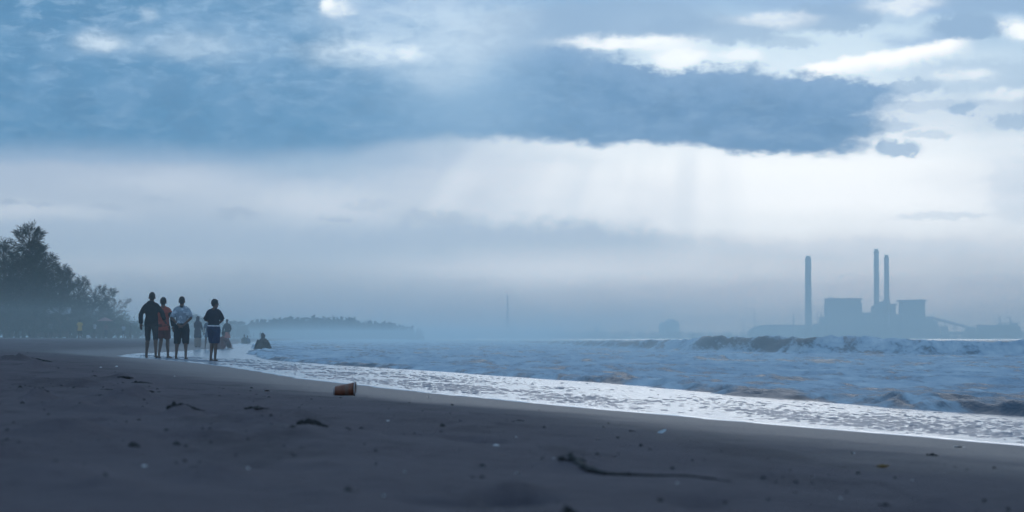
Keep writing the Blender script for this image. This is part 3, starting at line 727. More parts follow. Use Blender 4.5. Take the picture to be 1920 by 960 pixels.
BEHIND = dict(elbL=(-.265, -.09, 1.13), elbR=(.265, -.09, 1.13), wriL=(-.085, -.185, .965), wriR=(.075, -.205, .935), hdL=(1, -.1, -.75), hdR=(-1, -.1, -.55))
H_A = 1.70
person('person in a dark hooded jacket, leftmost of the four walkers at the water edge', spot(284, 65.0), R(-4), 1.74,
       dict(kneeL=(-.12, .12, .50), ankL=(-.15, .10, .085), kneeR=(.12, .0, .50), ankR=(.165, -.20, .125), toeR=(.2, 1, -.45), elbL=(-.275, -.03, 1.14), wriL=(-.285, .03, .90), elbR=(.27, .06, 1.20), wriR=(.30, .2, 1.0), hdR=(.2, .6, -.6), yaw=R(22), head=(.012, .02, 1.585), toeL=(-.15, 1, 0)),
       [('jacket', C_BLACK, dict(sleeve=2, hood=True, g=.020, hem=.10)), ('shorts', C_GREY, dict(to=1.12, g=.004)), ('hair', HAIR)], build=1.04)
person('person in a red-orange shirt with dark sleeves walking beside the dark jacket', spot(307, 66.2), R(-10), 1.64,
       dict(kneeL=(-.07, .0, .5), ankL=(-.07, -.19, .13), toeL=(0, 1, -.5), kneeR=(.085, .12, .5), ankR=(.10, .10, .085), toeR=(.35, 1, 0), elbR=(.26, -.01, 1.14), wriR=(.275, .02, .90), elbL=(-.24, .03, 1.14), wriL=(-.22, .15, .95), yaw=R(28), head=(-.02, .02, 1.583)),
       [('shirt', C_RED, dict(arms=C_BLACK, g=.022, hem=.14, sleeve=.3)), ('shorts', C_MAROON, dict(to=.85)), ('hair', HAIR, dict(g=.02))])
P_C = dict(BEHIND); P_C.update(kneeL=(-.125, .03, .5), ankL=(-.15, -.02, .085), kneeR=(.115, .0, .5), ankR=(.125, -.09, .10), toeR=(.15, 1, -.2), yaw=R(2))
person('person in a pale short-sleeved shirt with hands clasped behind the back', spot(341, 64.0), R(0), 1.64, P_C,
       [('shirt', C_PALE, dict(sleeve=.92, g=.022, hem=.03, collar=C_BLACK)), ('shorts', C_BLACK, dict(to=1.18, g=.034)), ('hair', HAIR), ('sandals', RUBBER), ('wristband', C_WHITE)], build=1.06)
person('person in a dark blue shirt and blue shorts wading, head turned towards the sea', spot(401, 60.5), R(-14), 1.53,
       dict(kneeL=(-.075, .10, .52), ankL=(-.06, -.06, .12), kneeR=(.06, .02, .5), ankR=(.05, -.02, .085), elbL=(-.265, .03, 1.15), elbR=(.235, .07, 1.15), wriL=(-.05, .20, 1.08), wriR=(.02, .22, 1.02), hdL=(1, .1, 0), hdR=(-1, .1, 0), yaw=R(-48), neck=(.01, -.005, 1.435), head=(.025, .03, 1.585)),
       [('shirt', C_NAVY, dict(sleeve=.95, g=.018, hem=-.02)), ('shorts', C_BLUE, dict(to=.98, g=.026)), ('waistband', C_WHITE), ('hair', HAIR, dict(g=.016))], build=1.02)
# farther along the water
person('person in a dark headscarf and long dark dress standing behind the walkers', spot(371, 118.0), R(-20), 1.52, dict(elbR=(.20, .06, 1.12), wriR=(.17, .2, 1.0), elbL=(-.2, .06, 1.12), wriL=(-.15, .2, 1.0)),
       [('robe', C_PURPLE, dict(bottom=.52)), ('skirt', C_BEIGE, dict(bottom=.06, r=.2)), ('hijab', C_PURPLE)], .012)
person('person in a slate blue top half hidden behind the wading person', spot(391, 116.0), R(10), 1.45, dict(kneeL=(-.14, 0, .5), ankL=(-.17, -.03, .085)),
       [('shirt', C_SLATE, dict(hem=.12, sleeve=.9)), ('skirt', C_SLATE, dict(bottom=.62, r=.24)), ('hair', HAIR)], .012)
person('person in a dark jacket with an orange cloth around the waist, bare legs', spot(426, 141.0), R(165), 1.60, dict(kneeL=(-.10, .06, .5), ankL=(-.12, -.03, .085), kneeR=(.12, .05, .5), ankR=(.17, .02, .085), elbR=(.25, .02, 1.14), wriR=(.26, .08, .9), elbL=(-.25, .02, 1.14), wriL=(-.2, .14, .92)),
       [('jacket', C_BLACK, dict(sleeve=2, hem=.0, g=.02)), ('skirt', C_ORANGE, dict(bottom=.55, r=.24)), ('hair', HAIR)], .012)
SIT = dict(pelvis=(0, 0, .13), hipL=(-.09, .05, .14), hipR=(.09, .05, .14), kneeL=(-.13, .36, .46), kneeR=(.13, .36, .46), ankL=(-.10, .52, .085), ankR=(.10, .52, .085), chest=(0, .06, .46), neck=(0, .12, .62), head=(0, .16, .765),
           elbL=(-.24, .24, .42), elbR=(.24, .24, .42), wriL=(-.08, .42, .40), wriR=(.08, .42, .38), hdL=(1, .2, -.2), hdR=(-1, .2, -.2))
person('person in dark red crouching just behind the wading person', spot(414, 118.0), R(-60), 1.60, SIT, [('cloak', C_MAROON), ('hair', HAIR)], .012)
person('person wrapped in brown cloth sitting at the edge of the surf', spot(489, 121.0), R(-70), 1.55, SIT, [('cloak', C_BROWN), ('hijab', C_BROWN)], .012)
person('person in dark clothes sitting close beside the one wrapped in brown', spot(497, 122.0), R(60), 1.62, SIT, [('cloak', C_BLACK), ('hair', HAIR)], .012)
person('small person sitting low at the side of the two seated on the surf edge', spot(505, 121.5), R(80), .95, SIT, [('cloak', C_GREY), ('hair', HAIR)], .016)
person('faint seated figure in the mist between the orange cloth and the surf edge', spot(459, 232.0), R(20), 1.65, SIT, [('cloak', C_GREY), ('hair', HAIR)], .02)
person('faint seated figure leaning against the other in the mist', spot(463, 233.0), R(-20), 1.5, SIT, [('cloak', C_SLATE), ('hair', HAIR)], .02)
for px, D, lab in ((444, 560, 'tiny faint person standing in mist beside the faint seated pair'), (476, 640, 'tiny faint person standing in mist just short of the seated brown figure'),
                   (489, 420, 'tiny faint person in mist behind the seated pair, with another close beside'), (493, 424, 'tiny faint person in mist behind the seated pair, the farther one')):
    person(lab, spot(px, D), R(px * 7), 1.62, {}, [('shirt', C_GREY), ('trousers', C_NAVY, dict(to=1.9)), ('hair', HAIR)], .025)
# the crowd under the trees
person('person in a yellow shirt walking on the misty beach below the trees', spot(150, 205.0), R(12), 1.62, dict(kneeR=(.12, .1, .5)), [('shirt', C_YEL, dict(hem=.22, g=.03)), ('shorts', C_GREY, dict(to=1.2)), ('hair', HAIR)], .015, build=1.1)
CROWD = ((8, 232, C_GREY, 'grey-shirted person at the far edge of the misty beach crowd, nearest the frame side'), (17, 228, C_WHITE, 'white-shirted person in the misty crowd, furthest from the walkers'), (31, 238, C_NAVY, 'navy-shirted person in the misty crowd between two white shirts'),
         (56, 230, C_WHITE, 'white-shirted person in the misty crowd short of the stall'), (71, 240, C_MAROON, 'dark red-shirted person in the misty crowd by the stall'), (96, 231, C_PALE, 'pale-shirted person standing before the pale-roofed stall'),
         (116, 243, C_SLATE, 'slate-shirted person in the stall shade'), (131, 234, C_GREY, 'grey-shirted person in the mist next to the yellow shirt'), (178, 238, C_WHITE, 'white-shirted person in mist on the sea side of the yellow shirt'),
         (199, 246, C_MAROON, 'dark red-shirted person under the beach umbrella'), (232, 252, C_PALE, 'pale-shirted person in the mist closest to the walkers'), (245, 262, C_NAVY, 'navy-shirted person in the mist right behind the hooded walker'))
for i, (px, D, mt, lab) in enumerate(CROWD):
    person(lab, spot(px, D), R(40 * i), 1.5 + .03 * (i * 5 % 7), dict(kneeL=(-.10, .02 + .02 * (i % 4), .5)), [('shirt', mt, dict(sleeve=.8)), ('trousers' if i % 2 else 'shorts', (C_NAVY, C_GREY, C_BROWN)[i % 3], dict(to=1.9 if i % 2 else .95)), ('hair', HAIR)], .022, group='people in the mist under the trees')

# ------------------------------------------------------------------ trees
BARK = simple('grey brown bark', (0.075, 0.060, 0.048), 0.95, 0.3, 6)
def leafmat(name, a, b):
    k = M(name); n = noise(k.coord(), 1.3, 4, 0.6); k.set('Base Color', mix((n - .3) * 2.3, a + (1,), b + (1,))).set('Roughness', 0.75).set('Specular IOR Level', 0.2); return k.m
NEEDLE = leafmat('casuarina needles', (0.022, 0.034, 0.022), (0.045, 0.062, 0.036))
BUSH = leafmat('broad leaves', (0.035, 0.058, 0.026), (0.075, 0.105, 0.045))
def casuarina(seed, H=10.0, lean=(0.0, 0.0), spread=1.0, low=0.10, nb=58, fine=1.0):
    """trunk with limbs, and a crown of many drooping needle sprays"""
    rg = random.Random(seed); wood = []; sv = []; sf = []; tips = []
    def pt(t): return Vector((lean[0] * H * t * t + .18 * math.sin(3 * t + seed), lean[1] * H * t * t + .18 * math.cos(2.3 * t + seed), H * t))
    wood.append(loft([pt(i / 9) for i in range(10)], [max(.02, .020 * H * (1 - i / 9.3)) for i in range(10)], 8))
    def spray(p, d, L, w):
        d = d.normalized(); a = d.cross(Vector((rg.uniform(-1, 1), rg.uniform(-1, 1), rg.uniform(-1, 1))))
        if a.length < 1e-3: return
        a = a.normalized() * w; q = p + d * L * .5 + Vector((0, 0, -.03 * L)); e = p + d * L + Vector((0, 0, -.22 * L))
        o = len(sv); sv.extend([p, q + a, q - a, e]); sf.extend([(o, o + 1, o + 2), (o + 1, o + 3, o + 2)])
    for b in range(nb):
        t = low + (1 - low) * (b + rg.random()) / nb
        az_ = b * 2.4 + rg.uniform(-.5, .5)
        prof = (1 - t) ** .62 * (0.55 + 0.45 * min(1, t / .3))
        L = spread * H * .30 * prof * rg.uniform(.4, 1.45) + .05 * H
        rise = rg.uniform(.35, .95) + .5 * t
        d = Vector((math.cos(az_), math.sin(az_), rise)).normalized()
        base = pt(t); n = 5; cur = base; path = [cur]; dd = d.copy()
        for i in range(n):
            dd = (dd + Vector((lean[0] * .5, lean[1] * .3, -.10 + .05 * rg.random())) * .6 + Vector((rg.uniform(-.15, .15), rg.uniform(-.15, .15), rg.uniform(-.1, .1)))).normalized()
            cur = cur + dd * L / n; path.append(cur)
        wood.append(loft(path, [max(.006, .006 * H * (1 - t) * (1 - i / (n + .5)) + .006) for i in range(n + 1)], 4))
        tips.append((path[-1], (path[-1] - path[-2]).normalized()))
        nt_ = int((8 + 13 * L / (H * .25)) * fine)
        for i in range(nt_):
            u = (i + rg.random()) / nt_ * .95 + .05
            j = min(n - 1, int(u * n)); p = path[j].lerp(path[j + 1], u * n - j)
            td = (path[j + 1] - path[j]).normalized() * 1.1 + Vector((rg.uniform(-.8, .8), rg.uniform(-.8, .8), rg.uniform(-.4, .7)))
            td.normalize(); tl = (.07 + .07 * rg.random()) * H * (1.1 - .5 * u)
            wood.append(loft([p, p + td * tl], [.006, .003], 3))
            for s_ in range(7):
                v_ = rg.uniform(.1, 1.0); q = p + td * tl * v_ + Vector((rg.uniform(-.05, .05), rg.uniform(-.05, .05), 0)) * H * .1
                spray(q, td + Vector((rg.uniform(-.5, .5), rg.uniform(-.5, .5), rg.uniform(-.5, .35))), rg.uniform(.03, .07) * H, rg.uniform(.0016, .0034) * H)
    for s_ in range(26): spray(pt(rg.uniform(.9, .99)), Vector((rg.uniform(-.3, .3), rg.uniform(-.3, .3), 1)), .05 * H, .003 * H)
    for e_, d_ in tips:
        for s_ in range(16):
            spray(e_ + Vector((rg.uniform(-.012, .012), rg.uniform(-.012, .012), rg.uniform(-.02, .01))) * H, d_ + Vector((rg.uniform(-.55, .55), rg.uniform(-.55, .55), rg.uniform(-.3, .6))), rg.uniform(.045, .105) * H, rg.uniform(.0016, .003) * H)
    wv, wf = merge(wood)
    return mesh('trunk', wv, wf, True), mesh('crown', sv, sf)
def bushmesh(seed, n=900, leafs=.09):
    rg = random.Random(seed); sv = []; sf = []; wood = []
    for k_ in range(14):
        a = k_ * 2.4; e = Vector((math.cos(a) * rg.uniform(.2, .75), math.sin(a) * rg.uniform(.2, .75), rg.uniform(.35, .95)))
        wood.append(loft([(0, 0, 0), e * .5 + Vector((0, 0, .1)), e], [.03, .02, .008], 4))
        for j in range(n // 14):
            p = e + Vector((rg.gauss(0, .17), rg.gauss(0, .17), rg.gauss(0, .14))); p.z = max(.02, p.z)
            d = Vector((rg.uniform(-1, 1), rg.uniform(-1, 1), rg.uniform(-.6, .8))).normalized(); a_ = d.cross(Vector((rg.random(), rg.random(), rg.random()))).normalized()
            o = len(sv); sv.extend([p, p + d * leafs * .5 + a_ * leafs * .3, p + d * leafs, p + d * leafs * .5 - a_ * leafs * .3]); sf.append((o, o + 1, o + 2, o + 3))
    wv, wf = merge(wood); return mesh('stem', wv, wf), mesh('leaves', sv, sf)
def tree(name, meshes, loc, rz, sc_, label, mats, group=None, cat='tree', names=('trunk', 'crown')):
    t = empty(name, loc, rz); t.scale = sc_ if isinstance(sc_, tuple) else (sc_,) * 3
    link(names[0], meshes[0], mats[0], t); link(names[1], meshes[1], mats[1], t)
    return tag(t, label, cat, group)
PRO = [casuarina(11, 10, (.02, 0), 1.0, .06, 66), casuarina(12, 10, (.10, .02), 1.15, .06, 60), casuarina(13, 10, (-.03, .03), .85, .05, 62), casuarina(14, 10, (.30, 0), 1.2, .10, 46), casuarina(15, 10, (.50, .05), .8, .25, 24, .55)]
def px_tree(px, top, D, proto, wide, rz, label, group=None):
    x = (px - 960.0) / FPX * D; g = stand_z(x, D) - 0.1; h = (CAM_Z + (HOR - top) / FPX * D - g) * .93
    tree('casuarina_tree', PRO[proto], (x, D, g), rz, (h / 10 * wide, h / 10 * wide, h / 10), label, (BARK, NEEDLE), group)
NEAR = ((48, 424, 232, 0, .95, .2, 'tallest casuarina with a spiky double top above the dark thicket'), (12, 452, 226, 2, 1.25, 1.0, 'casuarina cut by the frame edge beside the tallest one'), (66, 452, 238, 2, .9, 2.2, 'slender casuarina right behind the tallest one'),
        (-28, 445, 230, 1, 1.2, 3.0, 'casuarina at the frame edge, mostly outside the picture'), (86, 476, 236, 0, 1.1, 4.1, 'casuarina one step down the slope of crowns from the tallest'), (30, 478, 222, 1, 1.3, 5.0, 'dark full casuarina in front of the tallest one'),
        (104, 499, 240, 1, 1.0, .1, 'casuarina in the middle of the sloping line of crowns'), (68, 512, 224, 2, 1.3, 1.4, 'bushy dark casuarina filling the thicket below the slender one'), (126, 506, 246, 2, 1.0, .3, 'pointed casuarina standing clear on the slope of crowns'),
        (114, 538, 230, 0, 1.4, 2.0, 'broad low casuarina above the pale stall roof'), (142, 521, 250, 1, 1.0, .2, 'casuarina past the pointed one, thin at the tip'), (8, 520, 220, 0, 1.6, 3.6, 'broad low dark casuarina at the frame edge'),
        (164, 536, 252, 3, 1.0, -.1, 'casuarina with a wind-swept top leaning seaward'), (150, 562, 240, 1, 1.4, 1.2, 'low bushy casuarina under the wind-swept one'), (186, 541, 256, 3, .95, .15, 'casuarina with an arched drooping top near the end of the thicket'),
        (196, 572, 250, 2, 1.6, 2.6, 'low dark casuarina under the arched one'), (204, 558, 258, 4, 1.0, .0, 'thin casuarina bent far over the beach at the end of the thicket'))
for i, (px, top, D, pr, w, rz, lab) in enumerate(NEAR): px_tree(px, top, D, pr, w, rz, lab, 'casuarinas in the dark thicket')
BS = [bushmesh(21, 1100), bushmesh(22, 1000)]
BUSHES = ((222, 588, 275, 2.0, 'low hazy bush at the end of the thicket'), (240, 600, 285, 2.2, 'hazy bush just short of the hooded walker'), (208, 592, 262, 1.8, 'bush below the thin bent casuarina'), (176, 588, 255, 2.4, 'bush below the arched casuarina'),
          (60, 580, 236, 2.6, 'shadowed bush below the bushy dark casuarina'), (20, 575, 232, 2.6, 'shadowed bush at the frame edge under the trees'), (95, 590, 246, 2.2, 'shadowed bush behind the pale-roofed stall'), (140, 586, 250, 2.2, 'shadowed bush behind the yellow shirt'),
          (-6, 598, 268, 3.4, 'dim bush closing the gap at the frame edge behind the trunks'), (34, 600, 270, 3.4, 'dim bush behind the trunk of the tallest casuarina'), (58, 602, 272, 3.2, 'dim bush behind the slender casuarina'), (84, 600, 270, 3.4, 'dim bush landward of the green tarpaulin stall'), (112, 601, 274, 3.4, 'dim bush filling the dark behind the pale-roofed stall'),
          (134, 602, 272, 3.2, 'dim bush behind the grey shirt next to the yellow one'), (158, 601, 276, 3.4, 'dim bush behind the ball and the yellow shirt'), (186, 603, 280, 3.2, 'dim bush behind the beach umbrella'), (206, 604, 284, 3.0, 'dim bush past the beach umbrella'), (256, 606, 300, 3.0, 'dim bush just behind the hooded walker'))
for i, (px, top, D, w, lab) in enumerate(BUSHES):
    x = (px - 960.0) / FPX * D; g = stand_z(x, D) - .05; h = CAM_Z + (HOR - top) / FPX * D - g
    tree('beach_shrub', BS[i % 2], (x, D, g), i * 1.3, (w, w, h), lab, (BARK, BUSH), 'shrubs under the casuarinas', 'shrub', ('stem', 'foliage'))
# a hazier row behind the walkers
ROW = [(252, 603, 430), (268, 600, 440), (286, 597, 450), (302, 600, 455), (318, 598, 460), (334, 596, 465), (350, 594, 470), (362, 590, 470), (374, 594, 475), (386, 600, 480), (400, 603, 490), (414, 602, 500), (428, 604, 510), (440, 602, 515), (452, 603, 520), (460, 610, 525)]
for i, (px, top, D) in enumerate(ROW):
    px_tree(px, top, D, i % 3, 1.55 + .2 * (i % 3), i * 1.1, 'hazy grey-blue tree in the misty row behind the walking people', 'misty tree row behind the walkers')
# wood on the headland: reads as one mass
def wood_mass(name, spots, seed, label):
    rg = random.Random(seed); v, f = [], []
    for x, y, g, h, w in spots:
        o = len(v); v += [(x - .1, y, g), (x + .1, y, g), (x, y, g + h)]; f.append((o, o + 1, o + 2))
        n = 70
        for k_ in range(n):
            t = (k_ + rg.random()) / n; r_ = w * (1 - t) ** .6 * (.35 + .65 * min(1, (t + .12) / .3)) * rg.uniform(.2, 1.1)
            a = rg.uniform(0, 6.28); p = Vector((x + r_ * math.cos(a), y + r_ * math.sin(a), g + h * (t * .97)))
            L = h * rg.uniform(.07, .15); d = Vector((math.cos(a) * .7, math.sin(a) * .7, rg.uniform(-.2, 1.0))).normalized() * L
            s_ = d.cross(Vector((rg.uniform(-1, 1), rg.uniform(-1, 1), rg.uniform(-1, 1)))).normalized() * L * rg.uniform(.25, .5)
            o = len(v); v += [tuple(p - d * .4), tuple(p + s_), tuple(p + d), tuple(p - s_)]; f.append((o, o + 1, o + 2, o + 3))
    o = link(name, mesh(name, v, f), NEEDLE); return tag(o, label, kind='stuff')
rg = random.Random(3); sp = []
HT = [(440, 618), (468, 607), (490, 601), (520, 598), (560, 596), (610, 597), (650, 599), (700, 603), (740, 607), (765, 612), (790, 621), (800, 630)]
for i in range(420):
    px = rg.uniform(445, 796); D = rg.uniform(960, 1035); top = np.interp(px, [a for a, b in HT], [b for a, b in HT]) + (rg.uniform(-5.5, 0) if rg.random() < .14 else rg.uniform(-1, 9))
    x = (px - 960) / FPX * D; g = stand_z(x, D); g = max(g, .3); h = max(1.5, CAM_Z + (HOR - top) / FPX * D - g)
    sp.append((x, D, g, h, h * rg.uniform(.16, .30)))
wood_mass('headland_woods', sp, 4, 'dark wooded headland fading into the mist')

# ------------------------------------------------------------------ stalls below the trees
PAINT = simple('weathered pale roofing', (0.36, 0.37, 0.38), 0.7, 0.2, 3); TIMBER = simple('weathered timber', (0.12, 0.09, 0.07), 0.9); TARP = simple('green blue tarpaulin', (0.10, 0.20, 0.20), 0.7, .2, 2); FAB = simple('faded pink canvas', (0.34, 0.16, 0.15), 0.8, .2, 3)
def stall(px, D, w, dpt, h, roofm, label):
    x, y, z = spot(px, D); t = empty('beach_stall', (x, y, z), .15); tag(t, label, 'stall')
    for sx in (-1, 1):
        for sy in (-1, 1): link('post', mesh('post', *box(sx * w / 2 - .05, sx * w / 2 + .05, sy * dpt / 2 - .05, sy * dpt / 2 + .05, 0, h)), TIMBER, t)
    r_ = [(-w / 2 - .3, -dpt / 2 - .3, h - .22), (w / 2 + .3, -dpt / 2 - .3, h - .22), (w / 2 + .3, 0, h + .42), (-w / 2 - .3, 0, h + .42), (w / 2 + .3, dpt / 2 + .3, h - .22), (-w / 2 - .3, dpt / 2 + .3, h - .22)]
    v = r_ + [(a, b, c_ - .04) for a, b, c_ in r_]
    link('roof', mesh('roof', v, [(0, 1, 2, 3), (3, 2, 4, 5), (7, 6, 9, 8), (8, 9, 11, 10), (0, 6, 7, 1), (4, 10, 11, 5), (1, 7, 8, 2), (2, 8, 10, 4), (0, 3, 9, 6), (3, 5, 11, 9)]), roofm, t)
    link('counter', mesh('counter', *merge([box(-w / 2, w / 2, -dpt / 2, -dpt / 2 + .5, .85, .9), box(-w / 2, w / 2, -dpt / 2 + .06, -dpt / 2 + .1, .1, .845)])), TIMBER, t)
stall(110, 234, 1.75, 1.6, 2.55, PAINT, 'beach stall with a pale gabled roof under the dark trees')
stall(77, 242, .8, 1.2, 2.75, TARP, 'narrow stall with a green tarpaulin roof beside the pale-roofed stall')
x, y, z = spot(197, 247); t = tag(empty('beach_umbrella', (x, y, z)), 'faded pink beach umbrella at the sea end of the thicket', 'umbrella')
link('pole', mesh('pole', *loft([(0, 0, 0), (0, 0, 2.1)], [.02, .02], 8)), TIMBER, t)
v = [(0, 0, 2.2)] + [(.85 * math.cos(a * math.pi / 4), .85 * math.sin(a * math.pi / 4), 1.82) for a in range(8)] + [(0, 0, 2.17)] + [(.85 * math.cos(a * math.pi / 4), .85 * math.sin(a * math.pi / 4), 1.79) for a in range(8)]
link('canopy', mesh('canopy', v, [(0, 1 + a, 1 + (a + 1) % 8) for a in range(8)] + [(9, 10 + (a + 1) % 8, 10 + a) for a in range(8)] + [(1 + a, 10 + a, 10 + (a + 1) % 8, 1 + (a + 1) % 8) for a in range(8)]), FAB, t)
x, y, z = spot(165.5, 215); b = link('beach_ball', mesh('beach_ball', *ell((0, 0, .17), (.17, .17, .17), None, 16, 10), True), C_WHITE); b.location = (x, y, z); tag(b, 'white ball on the misty beach beside the yellow shirt', 'ball')

# ------------------------------------------------------------------ far coast and the power station (about 5.5 km off)
DP = 5500.0; U = DP / FPX
def wx(px): return (px - 960.0) * U
def wz(py): return CAM_Z + (HOR - py) * U
CONC = simple('grey concrete', (0.22, 0.22, 0.23), 0.9, .15, .02); STEEL = simple('painted steel cladding', (0.17, 0.19, 0.22), 0.7, .15, .02); DARK = simple('dark steel', (0.08, 0.085, 0.09), 0.7, .2, .05); SHED = simple('pale shed cladding', (0.45, 0.46, 0.47), 0.7, .12, .02)
LAND = simple('scrub land', (0.06, 0.075, 0.045), 0.95, .3, .02)
gx = np.linspace(-2600, 2600, 261); gy = np.linspace(5380, 6880, 12); GX, GY = np.meshgrid(gx, gy)
GZ = 3.2 * ss(GY, 5380 + 40 * np.sin(GX / 210.0), 5480) - 1.2 + 1.4 * fbm(GX / 90., GY / 90., 120, 3)
coast = link('coast', gridmesh('coast', GX, GY, GZ), LAND); tag(coast, kind='structure')
rg = random.Random(9); sp = []
for i in range(520):
    px = rg.uniform(700, 1440) if i < 430 else rg.uniform(1700, 1990)
    D = rg.uniform(5440, 5560); x = (px - 960) / FPX * D
    h = (634 - np.interp(px, [700, 830, 900, 1010, 1120, 1180, 1300, 1440, 1700, 1990], [618, 620, 623, 622, 620, 621, 622, 624, 624, 624])) * U * rg.uniform(.6, 1.08)
    sp.append((x, D, 1.2, h, h * .62))
wood_mass('coast_woods', sp, 5, 'faint far line of trees along the opposite coast')
def cyl(x, y, z0, z1, r0, r1, seg=24, n=6): return loft([(x, y, z0 + (z1 - z0) * i / n) for i in range(n + 1)], [r0 + (r1 - r0) * i / n for i in range(n + 1)], seg)
def chimney(px, top, w0, w1, label, dy=0):
    h = wz(top); r0, r1 = w0 * U / 2, w1 * U / 2
    t = tag(empty('chimney', ((px - 960) / FPX * (DP + dy), DP + dy, 0)), label, 'chimney', 'power station chimneys')
    sh_ = link('shaft', mesh('shaft', *cyl(0, 0, 0, h * .965, r0, r1), True), CONC, t)
    link('top_band', mesh('top_band', *cyl(0, 0, h * .955, h * .975, r1 * 1.10, r1 * 1.10)), DARK, t)
    link('mouth', mesh('mouth', *cyl(0, 0, h * .975, h, r1 * .86, r1 * .72, 24, 2)), DARK, t)
    for q in (.35, .66): link('platform', mesh('platform', *cyl(0, 0, h * q, h * q + 1.6, (r0 + (r1 - r0) * q) * 1.12, (r0 + (r1 - r0) * q) * 1.12, 24, 1)), DARK, sh_)
chimney(1515.5, 480, 13.5, 11.0, 'lone thick chimney standing apart at the landward end of the plant')
chimney(1643.5, 466, 11.5, 9.2, 'tallest chimney of the power station, one of the close pair', 30)
chimney(1662.5, 479, 11.0, 8.8, 'shorter chimney of the close pair', -30)
def bld(name, label, blocks, mat=STEEL, cat='building', dy=0.0, group=None):
    """blocks = (part name, px0, px1, top, bottom, depth[, material])"""
    x0 = (blocks[0][1] + blocks[0][2]) / 2
    t = tag(empty(name, ((x0 - 960) / FPX * (DP + dy), DP + dy, 0)), label, cat, group)
    for b in blocks:
        dp = b[5]
        link(b[0], mesh(b[0], *box((b[1] - x0) * U, (b[2] - x0) * U, -dp / 2, dp / 2, wz(b[4]) if b[4] < 633 else 0.0, wz(b[3]))), b[6] if len(b) > 6 else mat, t)
    return t
def louvres(t, x0, px0, px1, rows, dpt, n):
    w_ = [c_ for c_ in t.children if c_.name.startswith('wall')][0]
    for py in rows:
        for i in range(n):
            a = px0 + (px1 - px0) * (i + .18) / n; b = px0 + (px1 - px0) * (i + .82) / n
            link('window', mesh('window', *box((a - x0) * U, (b - x0) * U, -dpt / 2 - .9, -dpt / 2 - .3, wz(py + 1.6), wz(py))), DARK, w_)
t = bld('boiler_house', 'big boiler house with an overhanging flat roof beside the lone chimney', [('wall', 1548, 1612, 569.5, 634, 60), ('roof', 1548, 1612.5, 559.5, 563, 66), ('column', 1549, 1551, 563, 569.5, 50), ('column', 1603, 1605, 563, 569.5, 50), ('column', 1609, 1611, 563, 569.5, 50), ('upper_wall', 1553, 1602, 563, 569.5, 44), ('gallery', 1546.5, 1548, 575, 634, 30), ('roof_rail', 1556, 1562, 558, 559.5, 20), ('roof_slab', 1606, 1613.5, 569, 571.5, 66)])
louvres(t, 1580, 1550, 1610, (580, 592, 604), 60, 7)
t = bld('boiler_house', 'middle boiler house at the foot of the paired chimneys', [('wall', 1637, 1675, 573, 634, 60), ('roof', 1652, 1678, 569.5, 573, 66), ('roof_block', 1640, 1652, 570.5, 573, 40), ('annex', 1675, 1686, 589.5, 634, 50), ('gallery', 1673, 1677.5, 575, 589.5, 30)])
louvres(t, 1656, 1639, 1673, (583, 596), 60, 4)
t = bld('boiler_house', 'boiler house with an overhanging roof at the seaward end of the plant', [('wall', 1689, 1730, 566, 634, 60), ('roof', 1685, 1733.5, 562.5, 566, 70), ('rail_house', 1722, 1727, 561, 562.5, 20), ('annex', 1730, 1746.5, 593.5, 634, 50), ('gallery', 1686.5, 1689, 575, 634, 30)])
louvres(t, 1709.5, 1690, 1729, (578, 590, 602), 60, 5)
bld('turbine_hall', 'long low turbine hall in front of the seaward boiler houses', [('wall', 1640, 1758, 613, 634, 40), ('roof', 1639, 1759, 612, 613, 44)], dy=-75)
bld('switch_house', 'small block between the big and the middle boiler house', [('wall', 1617.5, 1632, 587, 634, 40), ('base', 1612, 1637, 601, 634, 46), ('roof', 1617, 1632.5, 586, 587, 42), ('vent', 1613, 1616, 593, 601, 20)])
bld('precipitator', 'stepped block between the lone chimney and the big boiler house', [('wall', 1521, 1548, 608, 633, 40), ('roof', 1528, 1547, 607, 608, 36)], dy=5)
bld('flue_duct', 'flue duct stepping up from the middle boiler house to the paired chimneys', [('duct', 1634, 1641, 580, 612, 16), ('duct', 1641, 1668, 566, 569.5, 14), ('elbow', 1656, 1668, 562.5, 566, 12)], DARK, 'duct', -12)
bld('fan_house', 'low stepped fan house landward of the big boiler house', [('wall', 1537, 1546, 596, 634, 30), ('roof', 1536, 1546.4, 594.5, 596, 32), ('stack', 1539, 1540.5, 585, 594.5, 4)], STEEL, 'building', -10)
bld('water_tank', 'squat tank past the seaward boiler house', [('wall', 1748, 1757, 603, 634, 18), ('roof', 1750, 1755, 601, 603, 10)], CONC, 'tank', -15)
# arched coal shed
x0, x1 = wx(1409), wx(1512); n = 26; prof = []
for i in range(n + 1):
    a = i / n; prof.append((x0 + (x1 - x0) * a, wz(621 - 11.5 * min(1, a / .22) ** .6 - .8 * math.sin(a * 3.14))))
t = tag(empty('coal_shed', ((x0 + x1) / 2, DP + 60, 0)), 'long low coal shed with a curved roof at the landward end', 'shed'); cx = (x0 + x1) / 2
v = [(x - cx, -40, z) for x, z in prof] + [(x - cx, 40, z) for x, z in prof] + [(x - cx, -40, z - 3) for x, z in prof] + [(x - cx, 40, z - 3) for x, z in prof]; m_ = n + 1
link('roof', mesh('roof', v, [(i, i + 1, m_ + i + 1, m_ + i) for i in range(n)] + [(2 * m_ + i, 3 * m_ + i, 3 * m_ + i + 1, 2 * m_ + i + 1) for i in range(n)] + [(i, 2 * m_ + i, 2 * m_ + i + 1, i + 1) for i in range(n)] + [(m_ + i, m_ + i + 1, 3 * m_ + i + 1, 3 * m_ + i) for i in range(n)]), DARK, t)
v = [(x - cx, -38, z - 3.2) for x, z in prof] + [(x - cx, -38, 0) for x, z in prof]
